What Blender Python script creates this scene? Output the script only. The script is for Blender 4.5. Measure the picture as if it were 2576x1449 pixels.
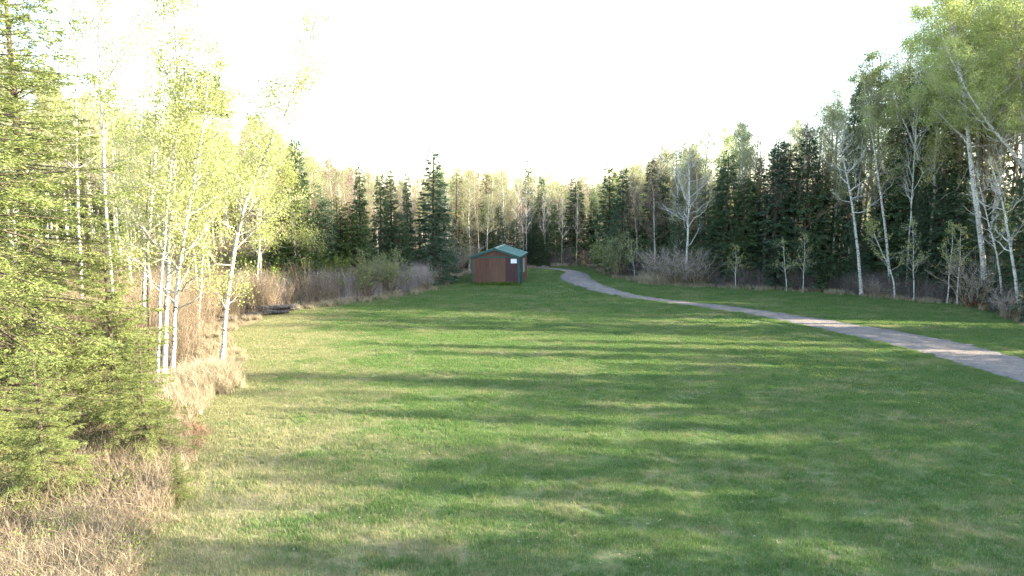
import bpy, math
import numpy as np

for _o in list(bpy.data.objects):
    bpy.data.objects.remove(_o)
sc = bpy.context.scene
RNG = np.random.default_rng(11)
PI = math.pi
def R(a): return math.radians(a)

# ------------------------------------------------------------------ camera
CAM_H, PITCH, F = 6.6, R(7.8), 1741.0            # F in units of a 2576 px wide frame
cam_d = bpy.data.cameras.new('camera'); cam = bpy.data.objects.new('camera', cam_d)
sc.collection.objects.link(cam); sc.camera = cam
cam.location = (0, 0, CAM_H); cam.rotation_euler = (R(90) - PITCH, 0, 0)
cam_d.sensor_width = 36; cam_d.lens = 36 * F / 2576; cam_d.clip_start = .1; cam_d.clip_end = 3000

# ------------------------------------------------------------------ sky, sun, exposure
SUN_AZ, SUN_EL = R(96), R(19.5)                   # azimuth from straight ahead, clockwise
sx, sy, sz = math.sin(SUN_AZ) * math.cos(SUN_EL), math.cos(SUN_AZ) * math.cos(SUN_EL), math.sin(SUN_EL)
w = bpy.data.worlds.new('World'); sc.world = w; w.use_nodes = True
nt = w.node_tree; nt.nodes.clear()
sky = nt.nodes.new('ShaderNodeTexSky'); sky.sky_type = 'NISHITA'; sky.sun_disc = False
sky.sun_elevation = SUN_EL; sky.sun_rotation = SUN_AZ
sky.air_density = 1.0; sky.dust_density = 1.0; sky.ozone_density = 1.0; sky.altitude = 300
hs = nt.nodes.new('ShaderNodeHueSaturation'); hs.inputs['Saturation'].default_value = .9
bg = nt.nodes.new('ShaderNodeBackground'); bg.inputs[1].default_value = .15
wo = nt.nodes.new('ShaderNodeOutputWorld')
nt.links.new(sky.outputs[0], hs.inputs['Color']); nt.links.new(hs.outputs[0], bg.inputs[0]); nt.links.new(bg.outputs[0], wo.inputs[0])
sl = bpy.data.lights.new('sun', 'SUN'); sl.energy = 4.6; sl.angle = R(.5); sl.color = (1, .89, .71)
so = bpy.data.objects.new('sun', sl); sc.collection.objects.link(so)
from mathutils import Vector
so.rotation_euler = Vector((sx, sy, sz)).to_track_quat('Z', 'Y').to_euler(); so.location = (60, -10, 40)
vs = sc.view_settings; vs.view_transform = 'Standard'; vs.look = 'None'; vs.gamma = 1; vs.use_curve_mapping = False
vs.exposure = 2.88
sc.render.engine = 'CYCLES'
cy = sc.cycles; cy.use_denoising = True
try: cy.denoiser = 'OPENIMAGEDENOISE'; cy.denoising_input_passes = 'RGB_ALBEDO_NORMAL'; cy.denoising_prefilter = 'NONE'
except Exception: pass
cy.max_bounces = 4; cy.diffuse_bounces = 3; cy.glossy_bounces = 1; cy.transmission_bounces = 3; cy.transparent_max_bounces = 4
cy.caustics_reflective = False; cy.caustics_refractive = False; cy.sample_clamp_indirect = 6
cy.use_adaptive_sampling = True; cy.adaptive_threshold = .014; cy.adaptive_min_samples = 16

# ------------------------------------------------------------------ projection helpers (points on the real ground)
CP, SP = math.cos(PITCH), math.sin(PITCH)
def at(px, py, z=0.0):
    "ground point seen at (px, py) of a 2576 x 1449 frame"
    a, b = (px - 1288) / F, (724.5 - py) / F
    dz = -SP + b * CP
    t = (z - CAM_H) / dz
    return np.array([a * t, (CP + b * SP) * t, z])
def atd(px, py, Y):
    "point at depth Y seen at (px, py)"
    a, b = (px - 1288) / F, (724.5 - py) / F
    t = Y / (CP + b * SP)
    return np.array([a * t, Y, CAM_H + t * (-SP + b * CP)])
def px_of(x, y, z=0):
    dz = z - CAM_H
    d = y * CP - dz * SP
    u = y * SP + dz * CP
    return 1288 + F * x / d, 724.5 - F * u / d
def foot(px, Y):
    "ground point in column px at depth Y"
    b = (SP * Y - CAM_H * CP) / (Y * CP + CAM_H * SP)
    t = Y / (CP + b * SP)
    return np.array([(px - 1288) / F * t, Y, 0.0])

_gw = [(.071, .113, .05, 1.3), (.031, .19, .06, 4.0), (.21, .05, .025, 2.2), (-.12, .31, .022, .4), (.33, .27, .014, 5.0), (.02, .62, .016, 2.6)]
def gh(x, y):
    x = np.asarray(x, float); y = np.asarray(y, float)
    h = 0
    for kx, ky, a, p in _gw:
        h = h + a * np.sin(kx * x + ky * y + p)
    return h - .02
def on_ground(p):
    return (float(p[0]), float(p[1]), float(gh(p[0], p[1])))

# ------------------------------------------------------------------ mesh building
class MB:
    def __init__(s): s.v = []; s.f = []; s.n = 0; s.m = []; s.t = []
    def add(s, v, f, m=0, tone=None):
        v = np.asarray(v, float).reshape(-1, 3); f = np.asarray(f, int).reshape(-1, 4)
        s.v.append(v); s.f.append(f + s.n); s.n += len(v); s.m.append(np.full(len(f), m))
        s.t.append(np.zeros(len(v)) if tone is None else np.broadcast_to(np.asarray(tone, float), (len(v),)))
    def quads(s, q, m=0, tone=None):
        q = np.asarray(q, float); n = len(q)
        if n == 0: return
        if tone is not None: tone = np.repeat(np.broadcast_to(tone, (n,)), 4)
        s.add(q.reshape(-1, 3), np.arange(n * 4).reshape(n, 4), m, tone)
    def box(s, x0, x1, y0, y1, z0, z1, m=0):
        v = [(x, y, z) for z in (z0, z1) for y in (y0, y1) for x in (x0, x1)]
        s.add(v, [(0, 2, 3, 1), (4, 5, 7, 6), (0, 1, 5, 4), (2, 6, 7, 3), (0, 4, 6, 2), (1, 3, 7, 5)], m)
    def prism(s, poly, axis, a, b, m=0):
        "closed quad prism: poly of 4 (u, v) points, extruded along axis"
        v = []
        for k in (a, b):
            for (p, q) in poly:
                v.append((k, p, q) if axis == 'x' else (p, k, q) if axis == 'y' else (p, q, k))
        s.add(v, [(0, 1, 2, 3), (7, 6, 5, 4), (0, 4, 5, 1), (1, 5, 6, 2), (2, 6, 7, 3), (3, 7, 4, 0)], m)
    def tubes(s, P, Rr, sides=3, m=0, tone=None):
        P = np.asarray(P, float); Rr = np.asarray(Rr, float)
        n, k, _ = P.shape
        if n == 0: return
        T = np.gradient(P, axis=1); T /= np.linalg.norm(T, axis=2, keepdims=True) + 1e-9
        ref = np.where(np.abs(T[..., 2:3]) > .9, np.array([1., 0, 0]), np.array([0, 0, 1.]))
        U = np.cross(T, ref); U /= np.linalg.norm(U, axis=2, keepdims=True) + 1e-9
        V = np.cross(T, U)
        a = np.arange(sides) * 2 * PI / sides
        ring = P[:, :, None, :] + Rr[:, :, None, None] * (np.cos(a)[None, None, :, None] * U[:, :, None, :] + np.sin(a)[None, None, :, None] * V[:, :, None, :])
        idx = np.arange(n * k * sides).reshape(n, k, sides); nx = np.roll(idx, -1, axis=2)
        f = np.stack([idx[:, :-1], nx[:, :-1], nx[:, 1:], idx[:, 1:]], axis=-1).reshape(-1, 4)
        tn = None if tone is None else np.repeat(np.broadcast_to(tone, (n,)), k * sides)
        s.add(ring.reshape(-1, 3), f, m, tn)
    def mesh(s, name, mats, smooth=False):
        v = np.concatenate(s.v); f = np.concatenate(s.f); m = np.concatenate(s.m); t = np.concatenate(s.t)
        me = bpy.data.meshes.new(name)
        me.vertices.add(len(v)); me.vertices.foreach_set('co', v.astype(np.float32).ravel())
        me.loops.add(f.size); me.loops.foreach_set('vertex_index', f.astype(np.int32).ravel())
        me.polygons.add(len(f)); me.polygons.foreach_set('loop_start', (np.arange(len(f)) * 4).astype(np.int32))
        for mt in (mats if isinstance(mats, (list, tuple)) else [mats]): me.materials.append(mt)
        me.polygons.foreach_set('material_index', m.astype(np.int32))
        me.polygons.foreach_set('use_smooth', np.full(len(f), bool(smooth)))
        at_ = me.attributes.new('tone', 'FLOAT', 'POINT'); at_.data.foreach_set('value', t.astype(np.float32))
        me.update(calc_edges=True)
        return me

def unit(v): return v / (np.linalg.norm(v, axis=-1, keepdims=True) + 1e-9)
def rand_unit(n, rng): return unit(rng.normal(size=(n, 3)))

def link(name, data, parent=None, loc=None, rotz=0.0, scale=None):
    o = bpy.data.objects.new(name, data); sc.collection.objects.link(o)
    if parent is not None: o.parent = parent
    if loc is not None: o.location = loc
    if rotz: o.rotation_euler = (0, 0, rotz)
    if scale is not None: o.scale = (scale,) * 3 if np.isscalar(scale) else scale
    return o
def tag(o, label=None, cat=None, group=None, kind=None):
    if label: o['label'] = label
    if cat: o['category'] = cat
    if group: o['group'] = group
    if kind: o['kind'] = kind
    return o

# ------------------------------------------------------------------ materials
def new_mat(name):
    m = bpy.data.materials.new(name); m.use_nodes = True
    n = m.node_tree; n.nodes.clear()
    out = n.nodes.new('ShaderNodeOutputMaterial')
    return m, n, out
def N(n, kind, **kw):
    x = n.nodes.new(kind)
    for k, v in kw.items():
        if k in x.bl_rna.properties.keys(): setattr(x, k, v)
        else: x.inputs[k].default_value = v
    return x
def mixc(n, fac, a, b, blend='MIX'):
    x = n.nodes.new('ShaderNodeMix'); x.data_type = 'RGBA'; x.blend_type = blend
    for i, val in ((0, fac), (6, a), (7, b)):
        if isinstance(val, bpy.types.NodeSocket): n.links.new(val, x.inputs[i])
        elif i == 0: x.inputs[0].default_value = val
        else: x.inputs[i].default_value = (*val, 1)
    return x.outputs[2]
def mth(n, op, a, b=None, c=None, clamp=False):
    x = n.nodes.new('ShaderNodeMath'); x.operation = op; x.use_clamp = clamp
    for i, val in enumerate((a, b, c)):
        if val is None: continue
        if isinstance(val, bpy.types.NodeSocket): n.links.new(val, x.inputs[i])
        else: x.inputs[i].default_value = val
    return x.outputs[0]
def ramp(n, fac, lo, hi):
    x = n.nodes.new('ShaderNodeMapRange'); x.interpolation_type = 'SMOOTHSTEP'
    n.links.new(fac, x.inputs[0]); x.inputs[1].default_value = lo; x.inputs[2].default_value = hi
    return x.outputs[0]
def noise(n, vec, scale, detail=2.0, rough=.55):
    x = n.nodes.new('ShaderNodeTexNoise'); x.inputs['Scale'].default_value = scale
    x.inputs['Detail'].default_value = detail; x.inputs['Roughness'].default_value = rough
    if vec is not None: n.links.new(vec, x.inputs['Vector'])
    return x.outputs['Fac']
def mapping(n, vec, scale=(1, 1, 1), loc=(0, 0, 0)):
    x = n.nodes.new('ShaderNodeMapping'); x.inputs['Scale'].default_value = scale; x.inputs['Location'].default_value = loc
    n.links.new(vec, x.inputs[0]); return x.outputs[0]
def attr(n, name):
    x = n.nodes.new('ShaderNodeAttribute'); x.attribute_name = name; return x.outputs['Fac']

def leaf_mat(name, a, b, c=None, transl=.45, rnd=.5, gloss=0.0):
    "thin leaves: tone along each leaf set a..b, whole plants drift towards c"
    m, n, out = new_mat(name)
    col = mixc(n, attr(n, 'tone'), a, b)
    if c is not None:
        oi = n.nodes.new('ShaderNodeObjectInfo')
        col = mixc(n, mth(n, 'MULTIPLY', oi.outputs['Random'], rnd), col, c)
    d = N(n, 'ShaderNodeBsdfDiffuse'); t = N(n, 'ShaderNodeBsdfTranslucent')
    n.links.new(col, d.inputs[0]); n.links.new(col, t.inputs[0])
    mx = N(n, 'ShaderNodeMixShader'); mx.inputs[0].default_value = transl
    n.links.new(d.outputs[0], mx.inputs[1]); n.links.new(t.outputs[0], mx.inputs[2])
    res = mx.outputs[0]
    if gloss:
        g = N(n, 'ShaderNodeBsdfGlossy'); g.inputs['Roughness'].default_value = .45; g.inputs[0].default_value = (.9, .95, .85, 1)
        m2 = N(n, 'ShaderNodeMixShader'); m2.inputs[0].default_value = gloss
        n.links.new(res, m2.inputs[1]); n.links.new(g.outputs[0], m2.inputs[2]); res = m2.outputs[0]
    n.links.new(res, out.inputs[0])
    return m
def bark_mat(name, pale, dark, mark=(8, 8, 22), lo=.55, hi=.68, coarse=1.5, bump=.3):
    m, n, out = new_mat(name)
    tc = n.nodes.new('ShaderNodeTexCoord').outputs['Object']
    f = ramp(n, noise(n, mapping(n, tc, mark), 1.0, 3), lo, hi)
    g = noise(n, tc, coarse, 3)
    base = mixc(n, ramp(n, g, .3, .75), pale, tuple(.62 * x for x in pale))
    col = mixc(n, f, base, dark)
    p = N(n, 'ShaderNodeBsdfPrincipled', Roughness=.85); p.inputs['Specular IOR Level'].default_value = .15
    n.links.new(col, p.inputs['Base Color'])
    bp = N(n, 'ShaderNodeBump', Strength=bump); bp.inputs['Distance'].default_value = .02
    n.links.new(f, bp.inputs['Height']); n.links.new(bp.outputs[0], p.inputs['Normal'])
    n.links.new(p.outputs[0], out.inputs[0])
    return m
def plain_mat(name, a, b, scale=(6, 6, 6), rough=.6, spec=.3, bump=.15, lo=.3, hi=.7):
    m, n, out = new_mat(name)
    tc = n.nodes.new('ShaderNodeTexCoord').outputs['Object']
    f = noise(n, mapping(n, tc, scale), 1.0, 4)
    p = N(n, 'ShaderNodeBsdfPrincipled', Roughness=rough); p.inputs['Specular IOR Level'].default_value = spec
    n.links.new(mixc(n, ramp(n, f, lo, hi), a, b), p.inputs['Base Color'])
    bp = N(n, 'ShaderNodeBump', Strength=bump); bp.inputs['Distance'].default_value = .01
    n.links.new(f, bp.inputs['Height']); n.links.new(bp.outputs[0], p.inputs['Normal'])
    n.links.new(p.outputs[0], out.inputs[0])
    return m
def tone_mat(name, a, b, rough=.8, transl=0.0):
    return leaf_mat(name, a, b, None, transl)

M = {}
M['aspen_bark'] = bark_mat('aspen_bark', (.50, .48, .42), (.07, .06, .05), (9, 9, 13), .52, .63)
M['aspen_twig'] = bark_mat('aspen_twig', (.40, .37, .31), (.16, .13, .10), (5, 5, 9), .5, .7, bump=0)
M['white_twig'] = bark_mat('white_twig', (.52, .50, .45), (.18, .16, .14), (5, 5, 9), .55, .75, bump=0)
M['brown_twig'] = bark_mat('brown_twig', (.23, .16, .125), (.11, .075, .06), (6, 6, 9), .45, .7, bump=0)
M['spruce_bark'] = bark_mat('spruce_bark', (.14, .105, .08), (.05, .04, .03), (16, 16, 6), .45, .65)
M['dark_bark'] = bark_mat('dark_bark', (.12, .09, .07), (.035, .03, .025), (14, 14, 5), .45, .65)
M['spruce'] = leaf_mat('spruce_needles', (.062, .105, .055), (.145, .195, .085), (.090, .145, .105), .32, .6)
M['spruce_pale'] = leaf_mat('pale_spruce_needles', (.070, .105, .040), (.125, .160, .060), (.10, .15, .085), .25, .6)
M['fir'] = leaf_mat('fir_needles', (.115, .150, .045), (.275, .305, .105), None, .32)
M['larch'] = leaf_mat('larch_needles', (.16, .18, .065), (.26, .27, .11), (.26, .22, .12), .4, .6)
M['aspen_leaf'] = leaf_mat('aspen_leaves', (.28, .31, .085), (.45, .47, .18), (.34, .37, .18), .58, .5)
M['aspen_leaf_green'] = leaf_mat('green_aspen_leaves', (.27, .325, .10), (.44, .475, .19), None, .58)
M['aspen_leaf_pale'] = leaf_mat('pale_aspen_leaves', (.24, .27, .11), (.36, .39, .17), (.30, .27, .16), .5, .7)
M['bud'] = leaf_mat('twig_buds', (.26, .17, .11), (.36, .25, .17), (.24, .20, .15), .3, .8)
M['willow_leaf'] = leaf_mat('willow_leaves', (.17, .20, .085), (.27, .30, .14), (.16, .22, .08), .4, .7)
M['shrub_leaf'] = leaf_mat('shrub_leaves', (.12, .19, .03), (.22, .30, .06), (.14, .16, .05), .45, .6)
M['red_stem'] = leaf_mat('dogwood_stems', (.24, .195, .18), (.50, .43, .395), None, .0)
M['tan_stem'] = leaf_mat('bramble_stems', (.105, .076, .05), (.31, .25, .17), None, .0)
M['dark_stem'] = leaf_mat('shade_toned_stems', (.075, .06, .055), (.19, .16, .145), None, .0)  # grey-brown stems, the forest interior's shade put into their colour
M['dry_grass'] = leaf_mat('dry_grass', (.25, .20, .12), (.53, .455, .31), None, .3)
M['rust'] = leaf_mat('dead_bracken', (.24, .11, .05), (.42, .22, .11), None, .25)
M['dead_leaf'] = leaf_mat('dead_leaves', (.15, .095, .06), (.30, .20, .13), None, .2)
M['weed'] = leaf_mat('weeds', (.07, .13, .02), (.14, .22, .04), None, .35)

# lawn colour, shared by the ground and the blades: green with straw patches of their own shape
def lawn_colour(n, pos):
    a = noise(n, mapping(n, pos, (.30, .55, 0)), 1.0, 3, .6)
    b = noise(n, mapping(n, pos, (1.3, 2.2, 0), (7, 3, 0)), 1.0, 4, .7)
    s = mth(n, 'ADD', mth(n, 'MULTIPLY', a, .6), mth(n, 'MULTIPLY', b, .5))
    sp = n.nodes.new('ShaderNodeSeparateXYZ'); n.links.new(pos, sp.inputs[0])
    edge = mth(n, 'ADD', mth(n, 'ADD', sp.outputs[0], 6.0), mth(n, 'MULTIPLY', mth(n, 'SUBTRACT', sp.outputs[1], 12.0), .27))
    edge = mth(n, 'SUBTRACT', 1.0, ramp(n, edge, -.5, 6.0))       # more thatch and litter along the wood on the left
    s = mth(n, 'ADD', s, mth(n, 'MULTIPLY', edge, .20))
    straw = ramp(n, s, .52, .77)
    lush = ramp(n, noise(n, mapping(n, pos, (.7, 1.2, 0), (3, 9, 0)), 1.0, 3), .40, .68)
    return straw, lush
m, n, out = new_mat('lawn_blades')
pos = n.nodes.new('ShaderNodeNewGeometry').outputs['Position']
straw, lush = lawn_colour(n, pos)
tone = attr(n, 'tone')
green = mixc(n, lush, (.116, .195, .054), (.064, .156, .036))
green = mixc(n, mth(n, 'MULTIPLY', tone, .5), green, (.12, .24, .055))
dryness = mth(n, 'ADD', mth(n, 'MULTIPLY', straw, .85), mth(n, 'MULTIPLY', mth(n, 'GREATER_THAN', tone, .74), .55), clamp=True)
dryness = mth(n, 'MULTIPLY', dryness, mth(n, 'ADD', .35, mth(n, 'MULTIPLY', tone, .9)), clamp=True)
colr = mixc(n, dryness, green, (.34, .30, .165))
d = N(n, 'ShaderNodeBsdfDiffuse'); t = N(n, 'ShaderNodeBsdfTranslucent')
n.links.new(colr, d.inputs[0]); n.links.new(colr, t.inputs[0])
mx = N(n, 'ShaderNodeMixShader'); mx.inputs[0].default_value = .35
n.links.new(d.outputs[0], mx.inputs[1]); n.links.new(t.outputs[0], mx.inputs[2]); n.links.new(mx.outputs[0], out.inputs[0])
M['lawn_blade'] = m
m, n, out = new_mat('ground')
pos = n.nodes.new('ShaderNodeNewGeometry').outputs['Position']
straw, lush = lawn_colour(n, pos)
fine = noise(n, pos, 26, 3, .7)
g = mixc(n, lush, (.065, .125, .036), (.035, .085, .020))
g = mixc(n, ramp(n, fine, .35, .75), g, (.17, .145, .075))
g = mixc(n, mth(n, 'MULTIPLY', straw, .8), g, (.27, .215, .12))
lit = noise(n, pos, 5, 5, .7)
lf = mixc(n, ramp(n, lit, .35, .7), (.075, .052, .034), (.23, .17, .105))
lf = mixc(n, ramp(n, noise(n, pos, .9, 3), .5, .7), lf, (.10, .10, .04))
col = mixc(n, ramp(n, attr(n, 'lawn'), .2, .8), lf, g)
p = N(n, 'ShaderNodeBsdfPrincipled', Roughness=.95); p.inputs['Specular IOR Level'].default_value = .1
n.links.new(col, p.inputs['Base Color'])
bp = N(n, 'ShaderNodeBump', Strength=.6); bp.inputs['Distance'].default_value = .04
n.links.new(fine, bp.inputs['Height']); n.links.new(bp.outputs[0], p.inputs['Normal']); n.links.new(p.outputs[0], out.inputs[0])
M['ground'] = m
m, n, out = new_mat('gravel')
pos = n.nodes.new('ShaderNodeNewGeometry').outputs['Position']
ac = attr(n, 'across')                                # 0 at one edge, 1 at the other
v = n.nodes.new('ShaderNodeTexVoronoi'); v.inputs['Scale'].default_value = 16; n.links.new(pos, v.inputs['Vector'])
stone = mixc(n, ramp(n, noise(n, pos, 3.5, 5, .75), .38, .62), (.115, .103, .092), (.225, .20, .178))
stone = mixc(n, .25, stone, (.18, .162, .15))
wob = mth(n, 'ADD', ac, mth(n, 'MULTIPLY', mth(n, 'SUBTRACT', noise(n, pos, .5, 3), .5), .35))
mid = mth(n, 'SUBTRACT', 1.0, ramp(n, mth(n, 'ABSOLUTE', mth(n, 'SUBTRACT', wob, .5)), .10, .34))
packed = mixc(n, ramp(n, noise(n, pos, 1.6, 5, .75), .38, .62), (.31, .25, .19), (.18, .15, .122))
col = mixc(n, mth(n, 'MULTIPLY', mid, .8), stone, packed)
sp_ = n.nodes.new('ShaderNodeSeparateColor'); n.links.new(v.outputs['Color'], sp_.inputs[0])
col = mixc(n, mth(n, 'MULTIPLY', sp_.outputs[0], .45), col, (.11, .10, .09))
weedy = ramp(n, mth(n, 'ADD', mth(n, 'ABSOLUTE', mth(n, 'SUBTRACT', ac, .5)), mth(n, 'MULTIPLY', noise(n, pos, 3.0, 4, .7), .25)), .56, .66)
col = mixc(n, mth(n, 'MULTIPLY', weedy, .6), col, (.085, .105, .04))
p = N(n, 'ShaderNodeBsdfPrincipled', Roughness=.95); p.inputs['Specular IOR Level'].default_value = .1
n.links.new(col, p.inputs['Base Color'])
bp = N(n, 'ShaderNodeBump', Strength=.8); bp.inputs['Distance'].default_value = .03
n.links.new(v.outputs['Distance'], bp.inputs['Height']); n.links.new(bp.outputs[0], p.inputs['Normal']); n.links.new(p.outputs[0], out.inputs[0])
M['gravel'] = m

# ------------------------------------------------------------------ ground outline: lawn and driveway
LAWN_Q = [(230, 1560), (320, 1449), (390, 1330), (430, 1230), (460, 1150), (455, 1080), (520, 1010), (590, 950), (610, 900), (560, 850), (600, 808),
          (700, 790), (800, 772), (920, 757), (1030, 741), (1110, 727), (1130, 705), (1190, 690), (1330, 680), (1400, 672), (1480, 668), (1512, 682),
          (1545, 702), (1620, 716), (1720, 726), (1850, 732), (2000, 738), (2150, 745), (2280, 757), (2420, 770), (2540, 800), (2700, 860)]
LAWN = np.array([at(*q)[:2] for q in LAWN_Q])
LAWN = np.concatenate([[[-9.5, -14.0], [-8.0, 5.0]], LAWN, [[29.5, 20], [27, 4], [24, -14.0]]])
UP_Q = [(2900, 985), (2576, 893), (2420, 856), (2280, 830), (2100, 802), (1950, 781), (1800, 763), (1700, 753), (1610, 741), (1540, 724), (1503, 706), (1500, 693), (1478, 684), (1440, 677.5), (1400, 673.5), (1360, 671)]
LO_Q = [(2900, 1120), (2576, 972), (2450, 935), (2300, 888), (2150, 850), (2000, 815), (1850, 787), (1700, 767), (1560, 751), (1480, 737), (1420, 719), (1390, 706), (1394, 695), (1412, 688), (1395, 683), (1350, 679)]
UP = np.array([at(*q)[:2] for q in UP_Q]); LO = np.array([at(*q)[:2] for q in LO_Q])
def resample(P, n):
    d = np.concatenate([[0], np.cumsum(np.linalg.norm(np.diff(P, axis=0), axis=1))]); t = np.linspace(0, 1, n)
    d /= d[-1]
    Q = np.stack([np.interp(t, d, P[:, k]) for k in range(2)], 1)
    for _ in range(3):
        Q[1:-1] = (Q[:-2] + 2 * Q[1:-1] + Q[2:]) / 4
    return Q
def smooth_edge(P, n=260):
    return resample(P, n)
def pair_edges(a, b, n=260):
    # walk both edges control point by control point so that ribs stay across the road
    k = np.linspace(0, len(a) - 1, n); i = np.arange(len(a))
    out = []
    for P in (a, b):
        Q = np.stack([np.interp(k, i, P[:, c]) for c in range(2)], 1)
        for _ in range(10): Q[1:-1] = (Q[:-2] + 2 * Q[1:-1] + Q[2:]) / 4
        out.append(Q)
    return out
UPs, LOs = pair_edges(UP, LO)
UPs, LOs = UPs * .98 + LOs * .02, LOs * .98 + UPs * .02
ROAD = np.concatenate([UPs, LOs[::-1]])
def inside(x, y, poly):
    x = np.asarray(x, float); y = np.asarray(y, float)
    r = np.zeros(x.shape, bool); j = len(poly) - 1
    for i in range(len(poly)):
        (xi, yi), (xj, yj) = poly[i], poly[j]
        c = ((yi > y) != (yj > y))
        with np.errstate(divide='ignore', invalid='ignore'):
            r ^= c & (x < (xj - xi) * (y - yi) / (yj - yi + 1e-12) + xi)
        j = i
    return r
def edge_dist(x, y, poly, closed=True):
    x = np.asarray(x, float); y = np.asarray(y, float); best = np.full(x.shape, 1e9)
    m = len(poly)
    for i in range(m if closed else m - 1):
        a, b = poly[i], poly[(i + 1) % m]
        ab = b - a; L2 = ab @ ab + 1e-12
        t = np.clip(((x - a[0]) * ab[0] + (y - a[1]) * ab[1]) / L2, 0, 1)
        best = np.minimum(best, np.hypot(x - a[0] - t * ab[0], y - a[1] - t * ab[1]))
    return best
def lawn_sd(x, y):
    "signed distance to the lawn's border, positive inside"
    d = edge_dist(x, y, LAWN); return np.where(inside(x, y, LAWN), d, -d)

def axis(lo, hi, step, far):
    core = np.arange(lo, hi + 1e-6, step)
    return np.concatenate([lo - np.array(far[::-1]), core, hi + np.array(far)])
gx = axis(-45, 50, .6, [6, 15, 35, 80, 200, 500, 1200]); gy = axis(-14, 80, .6, [6, 15, 35, 80, 200, 500, 1200])
X, Y = np.meshgrid(gx, gy); Z = gh(X, Y)
nx_, ny_ = len(gx), len(gy)
b = MB(); idx = np.arange(nx_ * ny_).reshape(ny_, nx_)
b.add(np.stack([X, Y, Z], -1).reshape(-1, 3), np.stack([idx[:-1, :-1], idx[:-1, 1:], idx[1:, 1:], idx[1:, :-1]], -1).reshape(-1, 4))
me = b.mesh('ground', M['ground'], True)
la = me.attributes.new('lawn', 'FLOAT', 'POINT')
la.data.foreach_set('value', np.clip(.5 + lawn_sd(X, Y).ravel() / 1.2, 0, 1).astype(np.float32))
tag(link('ground', me), kind='structure')

nr = 15
t = np.linspace(0, 1, nr)[None, :, None]
edge_j = RNG.normal(size=(len(UPs), 2)) * .14
RP = UPs[:, None] * (1 - t) + LOs[:, None] * t
across = unit(LOs - UPs)
RP[:, 0] += across * edge_j[:, :1]; RP[:, -1] += across * edge_j[:, 1:]
rz = gh(RP[..., 0], RP[..., 1]) + .012 + .03 * np.sin(np.linspace(0, 1, nr) * PI)[None, :]
b = MB(); idx = np.arange(len(UPs) * nr).reshape(len(UPs), nr)
b.add(np.concatenate([RP, rz[..., None]], -1).reshape(-1, 3), np.stack([idx[:-1, :-1], idx[:-1, 1:], idx[1:, 1:], idx[1:, :-1]], -1).reshape(-1, 4))
me = b.mesh('driveway', M['gravel'], True)
a_ = me.attributes.new('across', 'FLOAT', 'POINT'); a_.data.foreach_set('value', np.tile(np.linspace(0, 1, nr), len(UPs)).astype(np.float32))
tag(link('driveway', me), kind='structure')

# ------------------------------------------------------------------ scattering for uncountable stuff
def scatter(name, label, cat, pts, rot, scl, sources, seed=0):
    "one object: points carrying copies of a few small clumps"
    coll = bpy.data.collections.new(name + '_clumps')
    for i, (me_) in enumerate(sources):
        coll.objects.link(bpy.data.objects.new(f'{name}_clump_{i:03d}', me_))
    me = bpy.data.meshes.new(name); n_ = len(pts)
    me.vertices.add(n_); me.vertices.foreach_set('co', np.asarray(pts, np.float32).ravel())
    a = me.attributes.new('rot', 'FLOAT_VECTOR', 'POINT'); a.data.foreach_set('vector', np.asarray(rot, np.float32).ravel())
    a = me.attributes.new('scl', 'FLOAT_VECTOR', 'POINT'); a.data.foreach_set('vector', np.asarray(scl, np.float32).ravel())
    a = me.attributes.new('pick', 'INT', 'POINT'); a.data.foreach_set('value', np.random.default_rng(seed).integers(0, len(sources), n_).astype(np.int32))
    o = link(name, me)
    ng = bpy.data.node_groups.new(name, 'GeometryNodeTree')
    ng.interface.new_socket('Geometry', in_out='INPUT', socket_type='NodeSocketGeometry')
    ng.interface.new_socket('Geometry', in_out='OUTPUT', socket_type='NodeSocketGeometry')
    gi = ng.nodes.new('NodeGroupInput'); go = ng.nodes.new('NodeGroupOutput')
    ci = ng.nodes.new('GeometryNodeCollectionInfo'); ci.inputs['Collection'].default_value = coll
    ci.inputs['Separate Children'].default_value = True; ci.inputs['Reset Children'].default_value = True
    ip = ng.nodes.new('GeometryNodeInstanceOnPoints'); ip.inputs['Pick Instance'].default_value = True
    def na(nm, ty):
        x = ng.nodes.new('GeometryNodeInputNamedAttribute'); x.data_type = ty; x.inputs['Name'].default_value = nm; return x.outputs[0]
    e2r = ng.nodes.new('FunctionNodeEulerToRotation')
    L = ng.links.new
    L(gi.outputs[0], ip.inputs['Points']); L(ci.outputs[0], ip.inputs['Instance'])
    L(na('rot', 'FLOAT_VECTOR'), e2r.inputs[0]); L(e2r.outputs[0], ip.inputs['Rotation'])
    L(na('scl', 'FLOAT_VECTOR'), ip.inputs['Scale']); L(na('pick', 'INT'), ip.inputs['Instance Index'])
    L(ip.outputs[0], go.inputs[0])
    md = o.modifiers.new('scatter', 'NODES'); md.node_group = ng
    return tag(o, label, cat, kind='stuff')

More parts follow.
